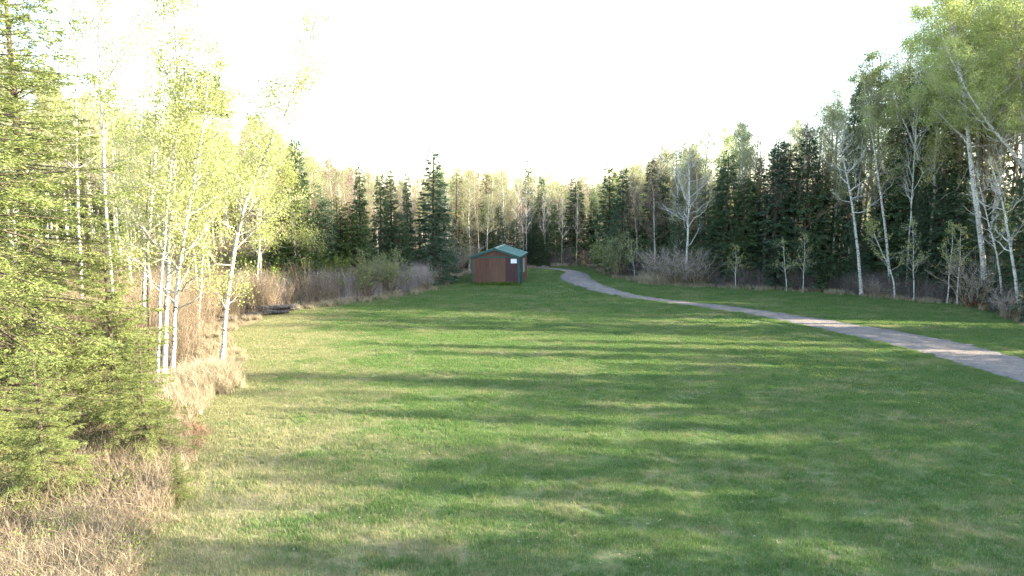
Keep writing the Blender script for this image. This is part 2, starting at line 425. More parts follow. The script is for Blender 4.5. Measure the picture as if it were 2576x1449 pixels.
def blades(n_, size, h0, h1, width, lean, rng, mat, name, clump=None, seg=3, droop=0.0, nodes_=None):
    "upright grass blades over a square of the given size"
    if clump is None: P = rng.uniform(-size / 2, size / 2, (n_, 2))
    else:
        c = rng.uniform(-size / 2, size / 2, (clump, 2)); P = c[rng.integers(0, clump, n_)] + rng.normal(size=(n_, 2)) * size * .05
    h = rng.uniform(h0, h1, n_) * rng.uniform(.7, 1.1, n_)
    a = rng.uniform(0, 2 * PI, n_); out = np.stack([np.cos(a), np.sin(a)], 1) * (lean * rng.uniform(.2, 1.2, n_))[:, None]
    wd = rng.uniform(.6, 1.2, n_) * width; b_ = a + PI / 2 + rng.normal(size=n_) * .5
    side = np.stack([np.cos(b_), np.sin(b_), np.zeros(n_)], 1) * wd[:, None] / 2
    ss = np.linspace(0, 1, seg + 1); rows = []
    for s in ss:
        c = np.zeros((n_, 3)); c[:, :2] = P + out * (h * s ** 1.8)[:, None]
        c[:, 2] = h * (s - droop * s ** 3)
        k = (1 - s) ** .7 + .06
        rows.append(np.stack([c - side * k, c + side * k], 1))
    tone = rng.uniform(0, 1, n_)
    mb = MB()
    for i in range(seg):
        q = np.stack([rows[i][:, 0], rows[i][:, 1], rows[i + 1][:, 1], rows[i + 1][:, 0]], 1)
        mb.quads(q, 0, tone)
    return mb.mesh(name, mat)

rg = np.random.default_rng(5)
lawn_src = [blades(1700, 1.05, .035, .095, .0075, .6, rg, M['lawn_blade'], f'lawn_patch_{i}', seg=2) for i in range(4)] + \
           [blades(1600, 1.05, .045, .11, .008, .65, rg, M['lawn_blade'], f'lawn_tuft_{i}', clump=60, seg=2) for i in range(2)]
xs, ys = np.meshgrid(np.arange(-13, 41, .72), np.arange(8.5, 62, .72))
p = np.stack([xs.ravel(), ys.ravel()], 1) + rg.uniform(-.25, .25, (xs.size, 2))
sd = lawn_sd(p[:, 0], p[:, 1]); rd = edge_dist(p[:, 0], p[:, 1], ROAD); rin = inside(p[:, 0], p[:, 1], ROAD)
pu = px_of(p[:, 0], p[:, 1])[0]
keep = (sd > -.3) & ~(rin | (rd < .45)) & (pu > -150) & (pu < 2730)
p = p[keep]
# finer pieces close up against the driveway's edges
pe = []
for E, s_ in ((UPs, -1), (LOs, 1)):
    t_ = rg.uniform(0, 1, 2600); k = (t_ * (len(E) - 1)).astype(int)
    pe.append(E[k] + across[k] * s_ * rg.uniform(-.45, .5, (2600, 1)) + rg.normal(size=(2600, 2)) * .12)
pe = np.concatenate(pe); pe = pe[(lawn_sd(pe[:, 0], pe[:, 1]) > -.2) & (pe[:, 1] > 15)]
n1 = len(p); allp = np.concatenate([p, pe]); ss_ = np.concatenate([rg.uniform(.95, 1.1, n1), rg.uniform(.22, .34, len(pe))])
hz_ = np.concatenate([rg.uniform(.8, 1.2, n1), rg.uniform(.5, 1.0, len(pe))])
scatter('lawn_grass', 'short mown green grass of the wide clearing', 'grass', np.column_stack([allp, gh(allp[:, 0], allp[:, 1])]),
        np.column_stack([np.zeros((len(allp), 2)), rg.uniform(0, 6.28, len(allp))]), np.column_stack([ss_, ss_, hz_]), lawn_src, 1)


# ------------------------------------------------------------------ plant builders (model space, base at the origin)
def spruce_model(seed, h, r, nbr, nspr, sl, sw, low=.04, shape=.85, ragged=.3, trunk_r=None, fan=.42, droop=.35, bare_branches=True, gap=0.0, per=12):
    rng = np.random.default_rng(seed)
    tr = MB(); cr = MB()
    k = 9; z = np.linspace(0, 1, k); wob = np.cumsum(rng.normal(size=(k, 2)) * .012 * h / 10, axis=0); wob[0] = 0
    tp = np.column_stack([wob, z * h]); r0 = trunk_r or .012 * h + .02
    tr.tubes(tp[None], (r0 * (1 - z) ** .8 + .008)[None], 8)
    u = np.sort((np.arange(nbr) + rng.uniform(0, 1, nbr)) / nbr) ** .92
    t = low + (1 - low) * u
    dens = np.ones(nbr)
    L = r * (1 - u) ** shape * rng.uniform(1 - ragged, 1 + ragged * .35, nbr) + .02 * h * (1 - u) ** .3 * .5 + .05
    L *= np.where(rng.uniform(size=nbr) < gap, rng.uniform(.3, .6, nbr), 1)
    az = np.arange(nbr) * 2.399963 + rng.normal(size=nbr) * .35
    D = np.stack([np.cos(az), np.sin(az), np.zeros(nbr)], 1); S = np.stack([-np.sin(az), np.cos(az), np.zeros(nbr)], 1)
    e = np.tan(np.radians(-14 + 52 * u ** 1.6 + rng.normal(size=nbr) * 6)); dr = droop * (1 - u) + rng.normal(size=nbr) * .06
    base = np.stack([np.interp(t * h, tp[:, 2], tp[:, i]) for i in range(3)], 1)
    def axis_pt(i, s):
        zz = L[i] * (e[i] * s - dr[i] * s ** 2 + .75 * dr[i] * s ** 3)
        return base[i] + D[i] * (L[i] * s)[:, None] + np.array([0, 0, 1.]) * zz[:, None]
    if bare_branches:
        s = np.linspace(0, 1, 5); P = np.stack([axis_pt(np.arange(nbr), np.full(nbr, q)) for q in s], 1)
        tr.tubes(P, (.004 + .011 * L)[:, None] * (1.05 - s)[None, :], 3)
    # branchlets fan out from every branch, needle sprigs line both sides of each branchlet
    nbl = nspr // per; i = rng.choice(nbr, nbl, p=(L ** 1.35) / (L ** 1.35).sum())
    s = .10 + .90 * rng.uniform(size=nbl) ** .75; sg = rng.choice([-1., 1.], nbl)
    lb = fan * L[i] * (1.03 - s) ** .75 * rng.uniform(.55, 1.1, nbl) + sl * .7
    up = np.array([0, 0, 1.])
    dB = unit(D[i] * rng.uniform(.35, .95, nbl)[:, None] + S[i] * (sg * rng.uniform(.35, 1.0, nbl))[:, None] + up * (rng.normal(size=nbl) * .14 - .04)[:, None])
    P0 = axis_pt(i, s); bt = rng.beta(1.4, 1.8, nbl)
    j = np.repeat(np.arange(nbl), per); m_ = len(j); u2 = rng.uniform(size=m_) ** .8
    pos = P0[j] + dB[j] * (lb[j] * u2)[:, None] + rng.normal(size=(m_, 3)) * sl * .10
    pos[:, 2] -= .22 * lb[j] * u2 ** 2
    pp = unit(np.cross(dB, up))
    dv = unit(dB[j] * rng.uniform(.35, 1.0, m_)[:, None] + pp[j] * (rng.choice([-1., 1.], m_) * rng.uniform(.2, .9, m_))[:, None] + up * (rng.normal(size=m_) * .25 - .10)[:, None])
    nrm = unit(up + rng.normal(size=(m_, 3)) * .55); sd_ = unit(np.cross(dv, nrm))
    ln = sl * rng.uniform(.6, 1.25, m_)[:, None]; wd = sw * rng.uniform(.7, 1.2, m_)[:, None]
    q = np.stack([pos, pos + dv * ln * .5 + sd_ * wd / 2, pos + dv * ln, pos + dv * ln * .5 - sd_ * wd / 2], 1)
    cr.quads(q, 0, np.clip(bt[j] * .65 + rng.uniform(0, .4, m_), 0, 1))
    return tr, cr

def smooth_path(pts, k):
    pts = np.asarray(pts, float); d = np.concatenate([[0], np.cumsum(np.linalg.norm(np.diff(pts, axis=0), axis=1))]); d /= d[-1]
    t = np.linspace(0, 1, k); P = np.stack([np.interp(t, d, pts[:, i]) for i in range(3)], 1)
    for _ in range(3): P[1:-1] = (P[:-2] + 2 * P[1:-1] + P[2:]) / 4
    return P
def broadleaf_model(seed, path, r0, cs=.35, nb=34, bl=2.6, ntw=7, nsub=3, nleaf=9000, ls=.045, elev=(18, 58), low_bare=0, taper=.8, clump=.10, bias=None, prof=.75, sides=8):
    rng = np.random.default_rng(seed)
    k = 16; P = smooth_path(path, k); H = P[-1, 2]
    P[1:-1, :2] += rng.normal(size=(k - 2, 2)) * .012 * H / 10
    s = np.linspace(0, 1, k); rad = r0 * (1 - s) ** taper + .012
    rad = rad + r0 * .45 * np.exp(-s * 40)
    tr = MB(); cr = MB(); tr.tubes(P[None], rad[None], sides)
    tt = np.sort(rng.uniform(0, 1, nb)) ** .9; t = cs + (1 - cs) * tt * .985
    if low_bare:
        t[:low_bare] = rng.uniform(.15, cs, low_bare)
    S = np.stack([np.interp(t, s, P[:, i]) for i in range(3)], 1)
    az = np.arange(nb) * 2.399963 + rng.normal(size=nb) * .5
    el = np.radians(rng.uniform(*elev, nb))
    D = np.stack([np.cos(az) * np.cos(el), np.sin(az) * np.cos(el), np.sin(el)], 1)
    if bias is not None: D = unit(D + np.asarray(bias))
    L = bl * ((1 - tt) ** prof * .95 + .14) * rng.uniform(.55, 1.15, nb)
    if low_bare: L[:low_bare] *= .5
    q = np.linspace(0, 1, 6)
    wob = np.cumsum(rng.normal(size=(nb, 6, 3)) * .05, axis=1) * L[:, None, None]; wob[:, 0] = 0
    BP = S[:, None] + D[:, None] * (L[:, None] * q[None])[..., None] + np.array([0, 0, 1.]) * (.16 * L[:, None] * q[None] ** 2)[..., None] + wob
    br = np.maximum(np.interp(t, s, rad) * .42, .008) * np.clip(L / (bl * .5), .35, 1)
    tr.tubes(BP, br[:, None] * (1 - q)[None] ** .85 + .0035, 5, 1)
    def children(PP, n_each, lo, lfun, spread, pts=4):
        n0, kk, _ = PP.shape
        i = np.repeat(np.arange(n0), n_each); u = rng.uniform(lo, 1, len(i)) * (kk - 1); a = np.minimum(u.astype(int), kk - 2); f = (u - a)[:, None]
        st = PP[i, a] * (1 - f) + PP[i, a + 1] * f
        d0 = unit(PP[i, a + 1] - PP[i, a])
        d = unit(d0 + rand_unit(len(i), rng) * spread + np.array([0, 0, .22]))
        Lp = np.linalg.norm(PP[:, -1] - PP[:, 0], axis=1)[i]
        ln = lfun(Lp, 1 - u / (kk - 1))
        qq = np.linspace(0, 1, pts)
        w_ = np.cumsum(rng.normal(size=(len(i), pts, 3)) * .09, axis=1) * ln[:, None, None]; w_[:, 0] = 0
        return st[:, None] + d[:, None] * (ln[:, None] * qq[None])[..., None] + w_, ln
    TW, tl = children(BP, ntw, .22, lambda Lp, rem: (Lp * .42 * (.35 + rem) + .10) * rng.uniform(.5, 1.1, len(Lp)), .85)
    tq = np.linspace(0, 1, 4)
    cr.tubes(TW, (.0045 + .0035 * tl)[:, None] * (1.02 - tq)[None] + .0018, 3, 0)
    SUB = TW
    if nsub:
        SUB, sl_ = children(TW, nsub, .2, lambda Lp, rem: (Lp * .5 + .06) * rng.uniform(.5, 1.1, len(Lp)), .9, 3)
        cr.tubes(SUB, np.full((len(SUB), 3), .003) * np.array([1, .8, .4]), 3, 0)
    if nleaf:
        allp = SUB[:, 1:].reshape(-1, 3) if nsub else TW[:, 2:].reshape(-1, 3)
        wt = np.repeat((sl_ if nsub else tl), 2) ** .9; i = rng.choice(len(allp), nleaf, p=wt / wt.sum())
        c = allp[i] + rng.normal(size=(nleaf, 3)) * clump
        u_ = rand_unit(nleaf, rng); v_ = unit(np.cross(u_, rand_unit(nleaf, rng)))
        a_ = ls * rng.uniform(.6, 1.2, nleaf)[:, None]
        qd = np.stack([c - u_ * a_ * .55, c + v_ * a_ * .48, c + u_ * a_ * .6, c - v_ * a_ * .48], 1)
        cr.quads(qd, 1, rng.uniform(0, 1, nleaf))
    return tr, cr
def straight(h, lean=(0, 0), wob=.25, seed=0):
    rng = np.random.default_rng(seed); z = np.linspace(0, 1, 6)
    p = np.column_stack([lean[0] * h * z ** 1.4, lean[1] * h * z ** 1.4, z * h]); p[1:, :2] += rng.normal(size=(5, 2)) * wob * .5; return p
def bush_model(seed, ns, h, spread, nleaf, ls, tw=4, r=.012):
    rng = np.random.default_rng(seed)
    tr = MB(); cr = MB(); az = rng.uniform(0, 2 * PI, ns); out = rng.uniform(.1, 1, ns) * spread
    hh = h * rng.uniform(.55, 1.05, ns) * (1 - .25 * out / spread); q = np.linspace(0, 1, 6)
    b0 = np.stack([np.cos(az), np.sin(az)], 1) * (out * .15)[:, None]
    P = np.zeros((ns, 6, 3)); P[..., :2] = b0[:, None] + np.stack([np.cos(az), np.sin(az)], 1)[:, None] * (out[:, None] * q[None] ** 1.3)[..., None]
    P[..., 2] = hh[:, None] * (q - .12 * q ** 3)[None]
    P[:, 1:] += np.cumsum(rng.normal(size=(ns, 5, 3)) * .025, axis=1) * h
    tr.tubes(P, r * rng.uniform(.6, 1.2, ns)[:, None] * (1.05 - q)[None] + .002, 4, 0, rng.uniform(size=ns))
    i = np.repeat(np.arange(ns), tw); a = rng.integers(2, 5, len(i)); st = P[i, a]
    d = unit(unit(P[i, a + 1] - P[i, a]) + rand_unit(len(i), rng) * .7); ln = rng.uniform(.15, .4, len(i)) * h * .6
    qq = np.linspace(0, 1, 4); T = st[:, None] + d[:, None] * (ln[:, None] * qq[None])[..., None] + np.cumsum(rng.normal(size=(len(i), 4, 3)) * .012, axis=1) * h
    cr.tubes(T, np.full((len(i), 4), .004) * (1.1 - qq), 3, 0, rng.uniform(size=len(i)))
    if nleaf:
        allp = np.concatenate([T[:, 1:].reshape(-1, 3), P[:, 3:].reshape(-1, 3)]); j = rng.integers(0, len(allp), nleaf)
        c = allp[j] + rng.normal(size=(nleaf, 3)) * .06 * max(1, h / 3); u_ = rand_unit(nleaf, rng); v_ = unit(np.cross(u_, rand_unit(nleaf, rng))); a_ = ls * rng.uniform(.6, 1.2, nleaf)[:, None]
        cr.quads(np.stack([c - u_ * a_ * .6, c + v_ * a_ * .35, c + u_ * a_ * .65, c - v_ * a_ * .35], 1), 1, rng.uniform(0, 1, nleaf))
    return tr, cr

class Kind:
    "a finished plant model: two meshes that every copy shares"
    def __init__(s, name, h, pair, tmats, cmats, parts=('trunk', 'crown')):
        s.name, s.h, s.parts = name, h, parts
        s.pair, s.tm, s.cm = pair, tmats, cmats
        s.meshes = [pair[0].mesh(name + '_' + parts[0], tmats, True), pair[1].mesh(name + '_' + parts[1], cmats)]
        s._one = None
    def joined(s):
        if s._one is None:
            b = MB(); o = len(s.tm)
            for mb, off in ((s.pair[0], 0), (s.pair[1], o)):
                base = b.n
                v = np.concatenate(mb.v); f = np.concatenate(mb.f)
                b.v.append(v); b.f.append(f + base); b.n += len(v); b.m.append(np.concatenate(mb.m) + off); b.t.append(np.concatenate(mb.t))
            s._one = b.mesh(s.name + '_whole', list(s.tm) + list(s.cm))
        return s._one
    def place(s, name, loc, H, rotz, label, cat, group=None, wide=1.0, tilt=None):
        o = bpy.data.objects.new(name, None); sc.collection.objects.link(o); o.empty_display_size = .3
        o.location = on_ground(loc); k = H / s.h; o.scale = (k * wide, k * wide, k); o.rotation_euler = (tilt[0] if tilt else 0, tilt[1] if tilt else 0, rotz)
        o.location.z -= .03
        for nm, me_ in zip(s.parts, s.meshes): link(nm, me_, o)
        return tag(o, label, cat, group)

SB = [M['spruce_bark']]
K = {}
K['spruce'] = [Kind(f'spruce_{i}', h, spruce_model(100 + i, h, r, nb * 3 // 2, ns * 2, .22, .064, shape=sh * 1.12, ragged=rg_, gap=gp), SB, [M['spruce']]) for i, (h, r, nb, ns, sh, rg_, gp) in enumerate(
    [(12, 1.9, 260, 13000, .85, .3, .05), (12, 1.5, 240, 10500, .75, .35, .1), (12, 2.2, 280, 15000, .95, .3, .05), (12, 1.15, 220, 8500, .7, .45, .2), (12, 1.75, 250, 12500, .65, .4, .1)])]
K['pale_spruce'] = [Kind(f'pale_spruce_{i}', h, spruce_model(140 + i, h, r, nb * 3 // 2, ns * 19 // 10, .21, .06, shape=sh * 1.1, ragged=.35, gap=.1), SB, [M['spruce_pale']]) for i, (h, r, nb, ns, sh) in enumerate(
    [(9, 1.7, 210, 11000, .8), (9, 1.35, 200, 9000, .7)])]
K['larch'] = [Kind(f'larch_{i}', 10, spruce_model(150 + i, 10, r, 200, 6500, .17, .06, low=.1, shape=.6, ragged=.5, gap=.15, droop=.15), [M['spruce_bark']], [M['larch']]) for i, r in enumerate((1.7, 1.3))]
AB = [M['aspen_bark'], M['aspen_twig']]
K['aspen'] = [Kind(f'aspen_{i}', 15, broadleaf_model(200 + i, straight(15, ln, .25, i), .11, cs, 36, bl, 7, 3, nl * 3 // 2, .066, clump=.17), AB, [M['aspen_twig'], M['aspen_leaf']]) for i, (ln, cs, bl, nl) in enumerate(
    [((.05, .0), .40, 2.8, 9000), ((-.06, .05), .48, 2.4, 8000), ((.0, -.05), .35, 3.0, 9500)])]
K['pale_aspen'] = [Kind(f'pale_aspen_{i}', 13, broadleaf_model(220 + i, straight(13, ln, .25, 30 + i), .085, cs, 34, bl, 7, 3, nl * 3 // 2, .058, clump=.17), AB, [M['aspen_twig'], M['aspen_leaf_pale']]) for i, (ln, cs, bl, nl) in enumerate(
    [((.04, .0), .38, 2.3, 6000), ((-.05, .03), .45, 2.0, 5000), ((.02, -.05), .34, 2.5, 6500)])]
K['bare'] = [Kind(f'bare_tree_{i}', 11, broadleaf_model(240 + i, straight(11, ln, .2, 60 + i), .08, cs, 34, bl, 8, 4, 3500, .035, clump=.05, elev=(30, 65)), [M['aspen_twig'], M['brown_twig']], [M['brown_twig'], M['bud']]) for i, (ln, cs, bl) in enumerate(
    [((.03, .0), .28, 2.6), ((-.04, .03), .33, 2.2)])]
K['white_bare'] = [Kind(f'white_bare_tree_{i}', 13, broadleaf_model(260 + i, straight(13, ln,   .2, 70 + i), .09, cs, 30, bl, 7, 3, 900, .04, clump=.05, elev=(22, 55)), [M['aspen_bark'], M['white_twig']], [M['white_twig'], M['bud']]) for i, (ln, cs, bl) in enumerate(
    [((-.02, .0), .25, 4.4), ((.02, .03), .38, 2.8)])]
K['sapling'] = [Kind(f'sapling_{i}', 4.5, broadleaf_model(280 + i, straight(4.5, ln, .12, 80 + i), .03, .30, 16, 1.2, 4, 2, 520, .085, clump=.07), AB, [M['aspen_twig'], M['aspen_leaf']]) for i, ln in enumerate(((-.15, 0), (-.03, .02), (-.28, .0)))]
BP_ = ('stems', 'foliage')
K['willow'] = [Kind(f'willow_{i}', 3.0, bush_model(300 + i, 46, 3.0, 1.5, 2600, .075, 5), [M['tan_stem']], [M['tan_stem'], M['willow_leaf']], BP_) for i in range(2)]
K['green_bush'] = [Kind(f'green_bush_{i}', 3.0, bush_model(310 + i, 38, 3.0, 1.7, 3600, .085, 6), [M['tan_stem']], [M['tan_stem'], M['shrub_leaf']], BP_) for i in range(2)]
K['bare_bush'] = [Kind(f'bare_bush_{i}', 3.0, bush_model(320 + i, 60, 3.0, 1.6, 250, .05, 7), [M['tan_stem']], [M['red_stem'], M['shrub_leaf']], BP_) for i in range(2)]

# ------------------------------------------------------------------ the shed
def wood_mat(name, a, b, c):
    m, n, out = new_mat(name)
    tc = n.nodes.new('ShaderNodeTexCoord').outputs['Object']
    f = noise(n, mapping(n, tc, (26, 26, 1.1)), 1.0, 5, .65); g = noise(n, mapping(n, tc, (1.6, 1.6, .9)), 1.0, 3)
    col = mixc(n, ramp(n, f, .3, .72), a, b); col = mixc(n, mth(n, 'MULTIPLY', ramp(n, g, .4, .75), .6), col, c)
    p = N(n, 'ShaderNodeBsdfPrincipled', Roughness=.75); p.inputs['Specular IOR Level'].default_value = .2
    n.links.new(col, p.inputs['Base Color'])
    bp = N(n, 'ShaderNodeBump', Strength=.4); bp.inputs['Distance'].default_value = .006
    n.links.new(f, bp.inputs['Height']); n.links.new(bp.outputs[0], p.inputs['Normal']); n.links.new(p.outputs[0], out.inputs[0])
    return m
M['siding'] = wood_mat('stained_siding', (.138, .070, .047), (.092, .046, .033), (.160, .086, .057))
M['siding_brown'] = wood_mat('faded_brown_siding', (.150, .082, .052), (.105, .056, .038), (.172, .096, .062))
M['siding_dark'] = wood_mat('dark_siding', (.080, .042, .040), (.060, .032, .032), (.095, .050, .045))
M['green_paint'] = plain_mat('green_trim_paint', (.014, .055, .050), (.022, .074, .064), (3, 3, 8), .45, .4)
M['green_metal'] = plain_mat('green_roof_metal', (.045, .130, .100), (.075, .165, .130), (.7, 5, 5), .28, .6, .05)
M['green_door'] = plain_mat('dark_green_door', (.012, .040, .036), (.022, .060, .052), (5, 5, 2), .5, .4)
M['white_sign'] = plain_mat('white_sign', (.80, .80, .84), (.74, .74, .79), (3, 3, 3), .5, .3, .02)
M['sign_print'] = plain_mat('grey_print', (.42, .42, .50), (.55, .55, .62), (8, 8, 8), .6, .2, 0)
M['glass'] = plain_mat('window_glass', (.03, .035, .04), (.05, .055, .06), (2, 2, 2), .06, .7, 0)
M['curtain'] = plain_mat('pale_window_frame', (.40, .42, .40), (.32, .34, .33), (4, 4, 4), .6, .3, .05)
M['steel'] = plain_mat('worn_steel', (.45, .45, .44), (.30, .30, .29), (9, 9, 9), .35, .7, .1)
M['concrete'] = plain_mat('concrete', (.24, .24, .22), (.16, .16, .15), (6, 6, 6), .9, .2, .3)
SW, SD, SE, SA = 3.5, 3.6, 2.10, 2.66            # width, depth, eave height, apex height
shed = bpy.data.objects.new('shed', None); sc.collection.objects.link(shed)
c0 = at(1307, 719); shed.location = (c0[0], c0[1], gh(c0[0], c0[1]) - .03)
shed.rotation_euler = (0, R(-1.0), R(-9.5))       # its right front corner stands at the origin
tag(shed, 'small brown wooden shed with a green metal gable roof', 'shed')
def siding(name, x0, x1, z0, z1, mat, label=None, groove=.135):
    "upright siding panel in the front wall with routed grooves"
    b = MB(); n_ = max(1, round((x1 - x0) / groove)); st = (x1 - x0) / n_
    for i in range(n_):
        b.box(x0 + i * st + .011, x0 + (i + 1) * st - .011, -.020, 0, z0, z1)
    b.box(x0 + .001, x1 - .001, -.004, .03, z0 + .002, z1 - .002)
    o = link(name, b.mesh(name, mat), shed)
    if label: o['label'] = label
    return o
siding('wall_panel', -3.42, -2.23, .06, 2.0, M['siding'], 'reddish brown siding panel at the left of the front wall')
siding('wall_panel', -2.22, -1.0, .06, 2.0, M['siding_brown'], 'faded lighter brown siding panel in the middle of the front wall')
siding('wall_panel', -.99, -.08, .06, 2.0, M['siding_dark'], 'dark purplish siding panel behind the white sign')
# gable: boards cut to the slope
b = MB(); n_ = 24
for i in range(n_):
    x0, x1 = -3.40 + i * 3.30 / n_ + .006, -3.40 + (i + 1) * 3.30 / n_ - .006
    def top(x): return 2.10 + (SA - 2.12) * (1 - abs(x + 1.75) / 1.75)
    z0, z1 = top(x0), top(x1)
    if max(z0, z1) > 2.12: b.prism([(x0, 2.11), (x1, 2.11), (x1, max(z1, 2.112)), (x0, max(z0, 2.112))], 'y', -.012, 0)
link('gable_panel', b.mesh('gable_panel', M['siding']), shed)
b = MB(); b.prism([(-3.44, 2.08), (-.06, 2.08), (-1.74, SA - .05), (-1.76, SA - .05)], 'y', .004, .03)
link('gable_backing', b.mesh('gable_backing', M['siding_dark']), shed)
def trim(name, boxes, mat=M['green_paint'], label=None):
    b = MB()
    for bx in boxes: b.box(*bx)
    o = link(name, b.mesh(name, mat), shed)
    if label: o['label'] = label
    return o
trim('corner_board', [(-.095, .022, -.03, -.004, .03, 2.02), (-.004, .024, -.003, .11, .03, 2.06)])
trim('corner_board', [(-3.522, -3.41, -.03, -.004, .03, 2.02), (-3.524, -3.496, -.003, .11, .03, 2.06)])
trim('band_board', [(-3.53, .03, -.036, -.002, 2.005, 2.11)])
trim('sill_board', [(-3.46, -.04, -.012, .03, .0, .056)], M['siding_dark'])
# right side wall (x = 0): green door near the front, siding and window behind
def side_panel(name, y0, y1, z0, z1, mat, label=None):
    b = MB(); n_ = max(1, round((y1 - y0) / .135)); st = (y1 - y0) / n_
    for i in range(n_): b.box(0, .018, y0 + i * st + .006, y0 + (i + 1) * st - .006, z0, z1)
    b.box(-.03, .004, y0 + .001, y1 - .001, z0 + .002, z1 - .002)
    o = link(name, b.mesh(name, mat), shed)
    if label: o['label'] = label
trim('door_frame', [(-.02, .03, .12, .19, .04, 2.03), (-.02, .03, 1.10, 1.17, .04, 2.03), (-.02, .028, .19, 1.10, 1.96, 2.03)])
door = trim('door', [(-.01, .012, .195, 1.095, .06, 1.955), (.0125, .022, .29, 1.0, .2, .9), (.0125, .022, .29, 1.0, 1.05, 1.82)], M['green_door'], 'dark green door in the right side wall')
b = MB(); a = np.linspace(0, 2 * PI, 9)
b.tubes(np.array([[[.02, .28, 1.0], [.05, .28, 1.0], [.06, .28, 1.0], [.085, .28, 1.0], [.095, .28, 1.0]]]), np.array([[.028, .012, .03, .03, .004]]), 10)
kn = MB(); kn.tubes(np.array([[[.02, .28, 1.12], [.03, .28, 1.12], [.031, .28, 1.12]]]), np.array([[.026, .026, .002]]), 10); link('lock', kn.mesh('lock', M['steel'], True), door)
link('door_knob', b.mesh('door_knob', M['steel'], True), door)
side_panel('wall_panel', 1.18, 1.66, .06, 2.06, M['siding'])
side_panel('wall_panel', 1.66, 2.32, .06, .78, M['siding']); side_panel('wall_panel', 1.66, 2.32, 1.78, 2.06, M['siding'])
side_panel('wall_panel', 2.32, 3.46, .06, 2.06, M['siding_brown'])
win = trim('window', [(-.02, .034, 1.66, 1.71, .78, 1.78), (-.02, .034, 2.27, 2.32, .78, 1.78), (-.02, .032, 1.71, 2.27, .78, .83), (-.02, .032, 1.71, 2.27, 1.73, 1.78), (-.02, .024, 1.975, 2.0, .83, 1.73)], M['curtain'], 'pale framed side window')
b = MB()
for y0, y1 in ((1.712, 1.973), (2.002, 2.268)):
    b = MB(); b.box(-.006, .006, y0, y1, .832, 1.728); link('pane', b.mesh('pane', M['glass']), win)
trim('corner_board', [(-.02, .026, 3.46, 3.6, .03, 2.06)], M['siding_brown'])
trim('rear_wall', [(-3.5, 0, 3.56, 3.6, .04, 2.1)], M['siding']); trim('left_wall', [(-3.5, -3.47, .12, 3.56, .04, 2.08)], M['siding'])
# roof: two ribbed slopes with ridge cap and rakes
OH = .09; slope = (SA - SE + .02) / (SW / 2)
def roof_side(sgn):
    xr, xe = -SW / 2, (-SW - OH if sgn < 0 else OH)
    def z(x): return SA + .05 - slope * abs(x - xr)
    b = MB(); y0, y1 = -.14, SD + .12
    b.prism([(xr, z(xr) - .035), (xe, z(xe) - .035), (xe, z(xe)), (xr, z(xr))], 'y', y0, y1)
    o = link('roof_slope', b.mesh('roof_slope', M['green_metal']), shed)
    b = MB(); nrib = 13
    for i in range(nrib):
        y = y0 + .03 + i * (y1 - y0 - .06) / (nrib - 1)
        b.prism([(xr, z(xr) - .002), (xe, z(xe) - .002), (xe, z(xe) + .02), (xr, z(xr) + .02)], 'y', y - .014, y + .014)
    link('rib', b.mesh('rib', M['green_metal']), o)
    b = MB(); b.prism([(xr, z(xr) - .14), (xe + .01 * sgn, z(xe) - .15), (xe + .01 * sgn, z(xe) + .004), (xr, z(xr) + .012)], 'y', y0 - .03, y0 - .003)
    link('rake_board', b.mesh('rake_board', M['green_paint']), shed)
    b = MB(); x_ = sorted((xe + .003 * sgn, xe + .025 * sgn)); b.box(x_[0], x_[1], y0, y1, z(xe) - .13, z(xe) - .004)
    link('eave_board', b.mesh('eave_board', M['green_paint']), shed)
roof_side(-1); roof_side(1)
b = MB(); zt = SA + .075
for sg in (-1, 1): b.prism([(-SW / 2, zt + .012), (-SW / 2 + sg * .17, zt - .17 * slope + .006), (-SW / 2 + sg * .17, zt - .17 * slope + .016), (-SW / 2, zt + .026)], 'y', -.175, SD + .15)
link('ridge_cap', b.mesh('ridge_cap', M['green_metal']), shed)
sign = MB(); sign.box(-.60, -.17, -.034, -.022, 1.62, 1.94)
sg_ = link('sign', sign.mesh('sign', M['white_sign']))
sg_.location = shed.location; sg_.rotation_euler = shed.rotation_euler
tag(sg_, 'white rectangular notice board on the front of the shed', 'sign')
b = MB()
for (x0, x1, z0, z1) in ((-.565, -.335, 1.862, 1.882), (-.31, -.29, 1.84, 1.89), (-.265, -.245, 1.84, 1.89), (-.29, -.265, 1.878, 1.89), (-.29, -.265, 1.84, 1.85), (-.56, -.21, 1.765, 1.773), (-.56, -.21, 1.725, 1.731), (-.56, -.21, 1.672, 1.680)):
    b.box(x0, x1, -.0365, -.0345, z0, z1)
pr = link('print', b.mesh('print', M['sign_print']), sg_)
b = MB(); b.box(.10, .62, .22, 1.15, -.12, .06)
stp = link('doorstep', b.mesh('doorstep', M['concrete'])); stp.location = shed.location; stp.rotation_euler = (0, 0, R(-9.5))
bv = stp.modifiers.new('worn_edges', 'BEVEL'); bv.width = .03; bv.segments = 2
tag(stp, 'grey concrete step outside the shed door', 'step')

# ------------------------------------------------------------------ trees that can be told apart
BQX = [q[0] for q in LAWN_Q[10:]]; BQY = [q[1] for q in LAWN_Q[10:]]
def border(px): return at(px, float(np.interp(px, BQX, BQY)))[1]
def top_h(px, Y, topq):
    return max(1.0, float(atd(px, topq, Y)[2]))
pr_ = np.random.default_rng(21)
def put(kind, v, name, px, off, topq, label, cat='tree', wide=1.0, group=None, Y=None, rotz=None, minh=None):
    Y = border(px) + off if Y is None else Y
    p = foot(px, Y); H = top_h(px, Y, topq)
    if minh: H = max(H, minh)
    return K[kind][v].place(name, p, H, pr_.uniform(0, 6.28) if rotz is None else rotz, label, cat, group, wide)
SPR, PSP, LA = 'spruce_tree', 'spruce_tree', 'larch_tree'
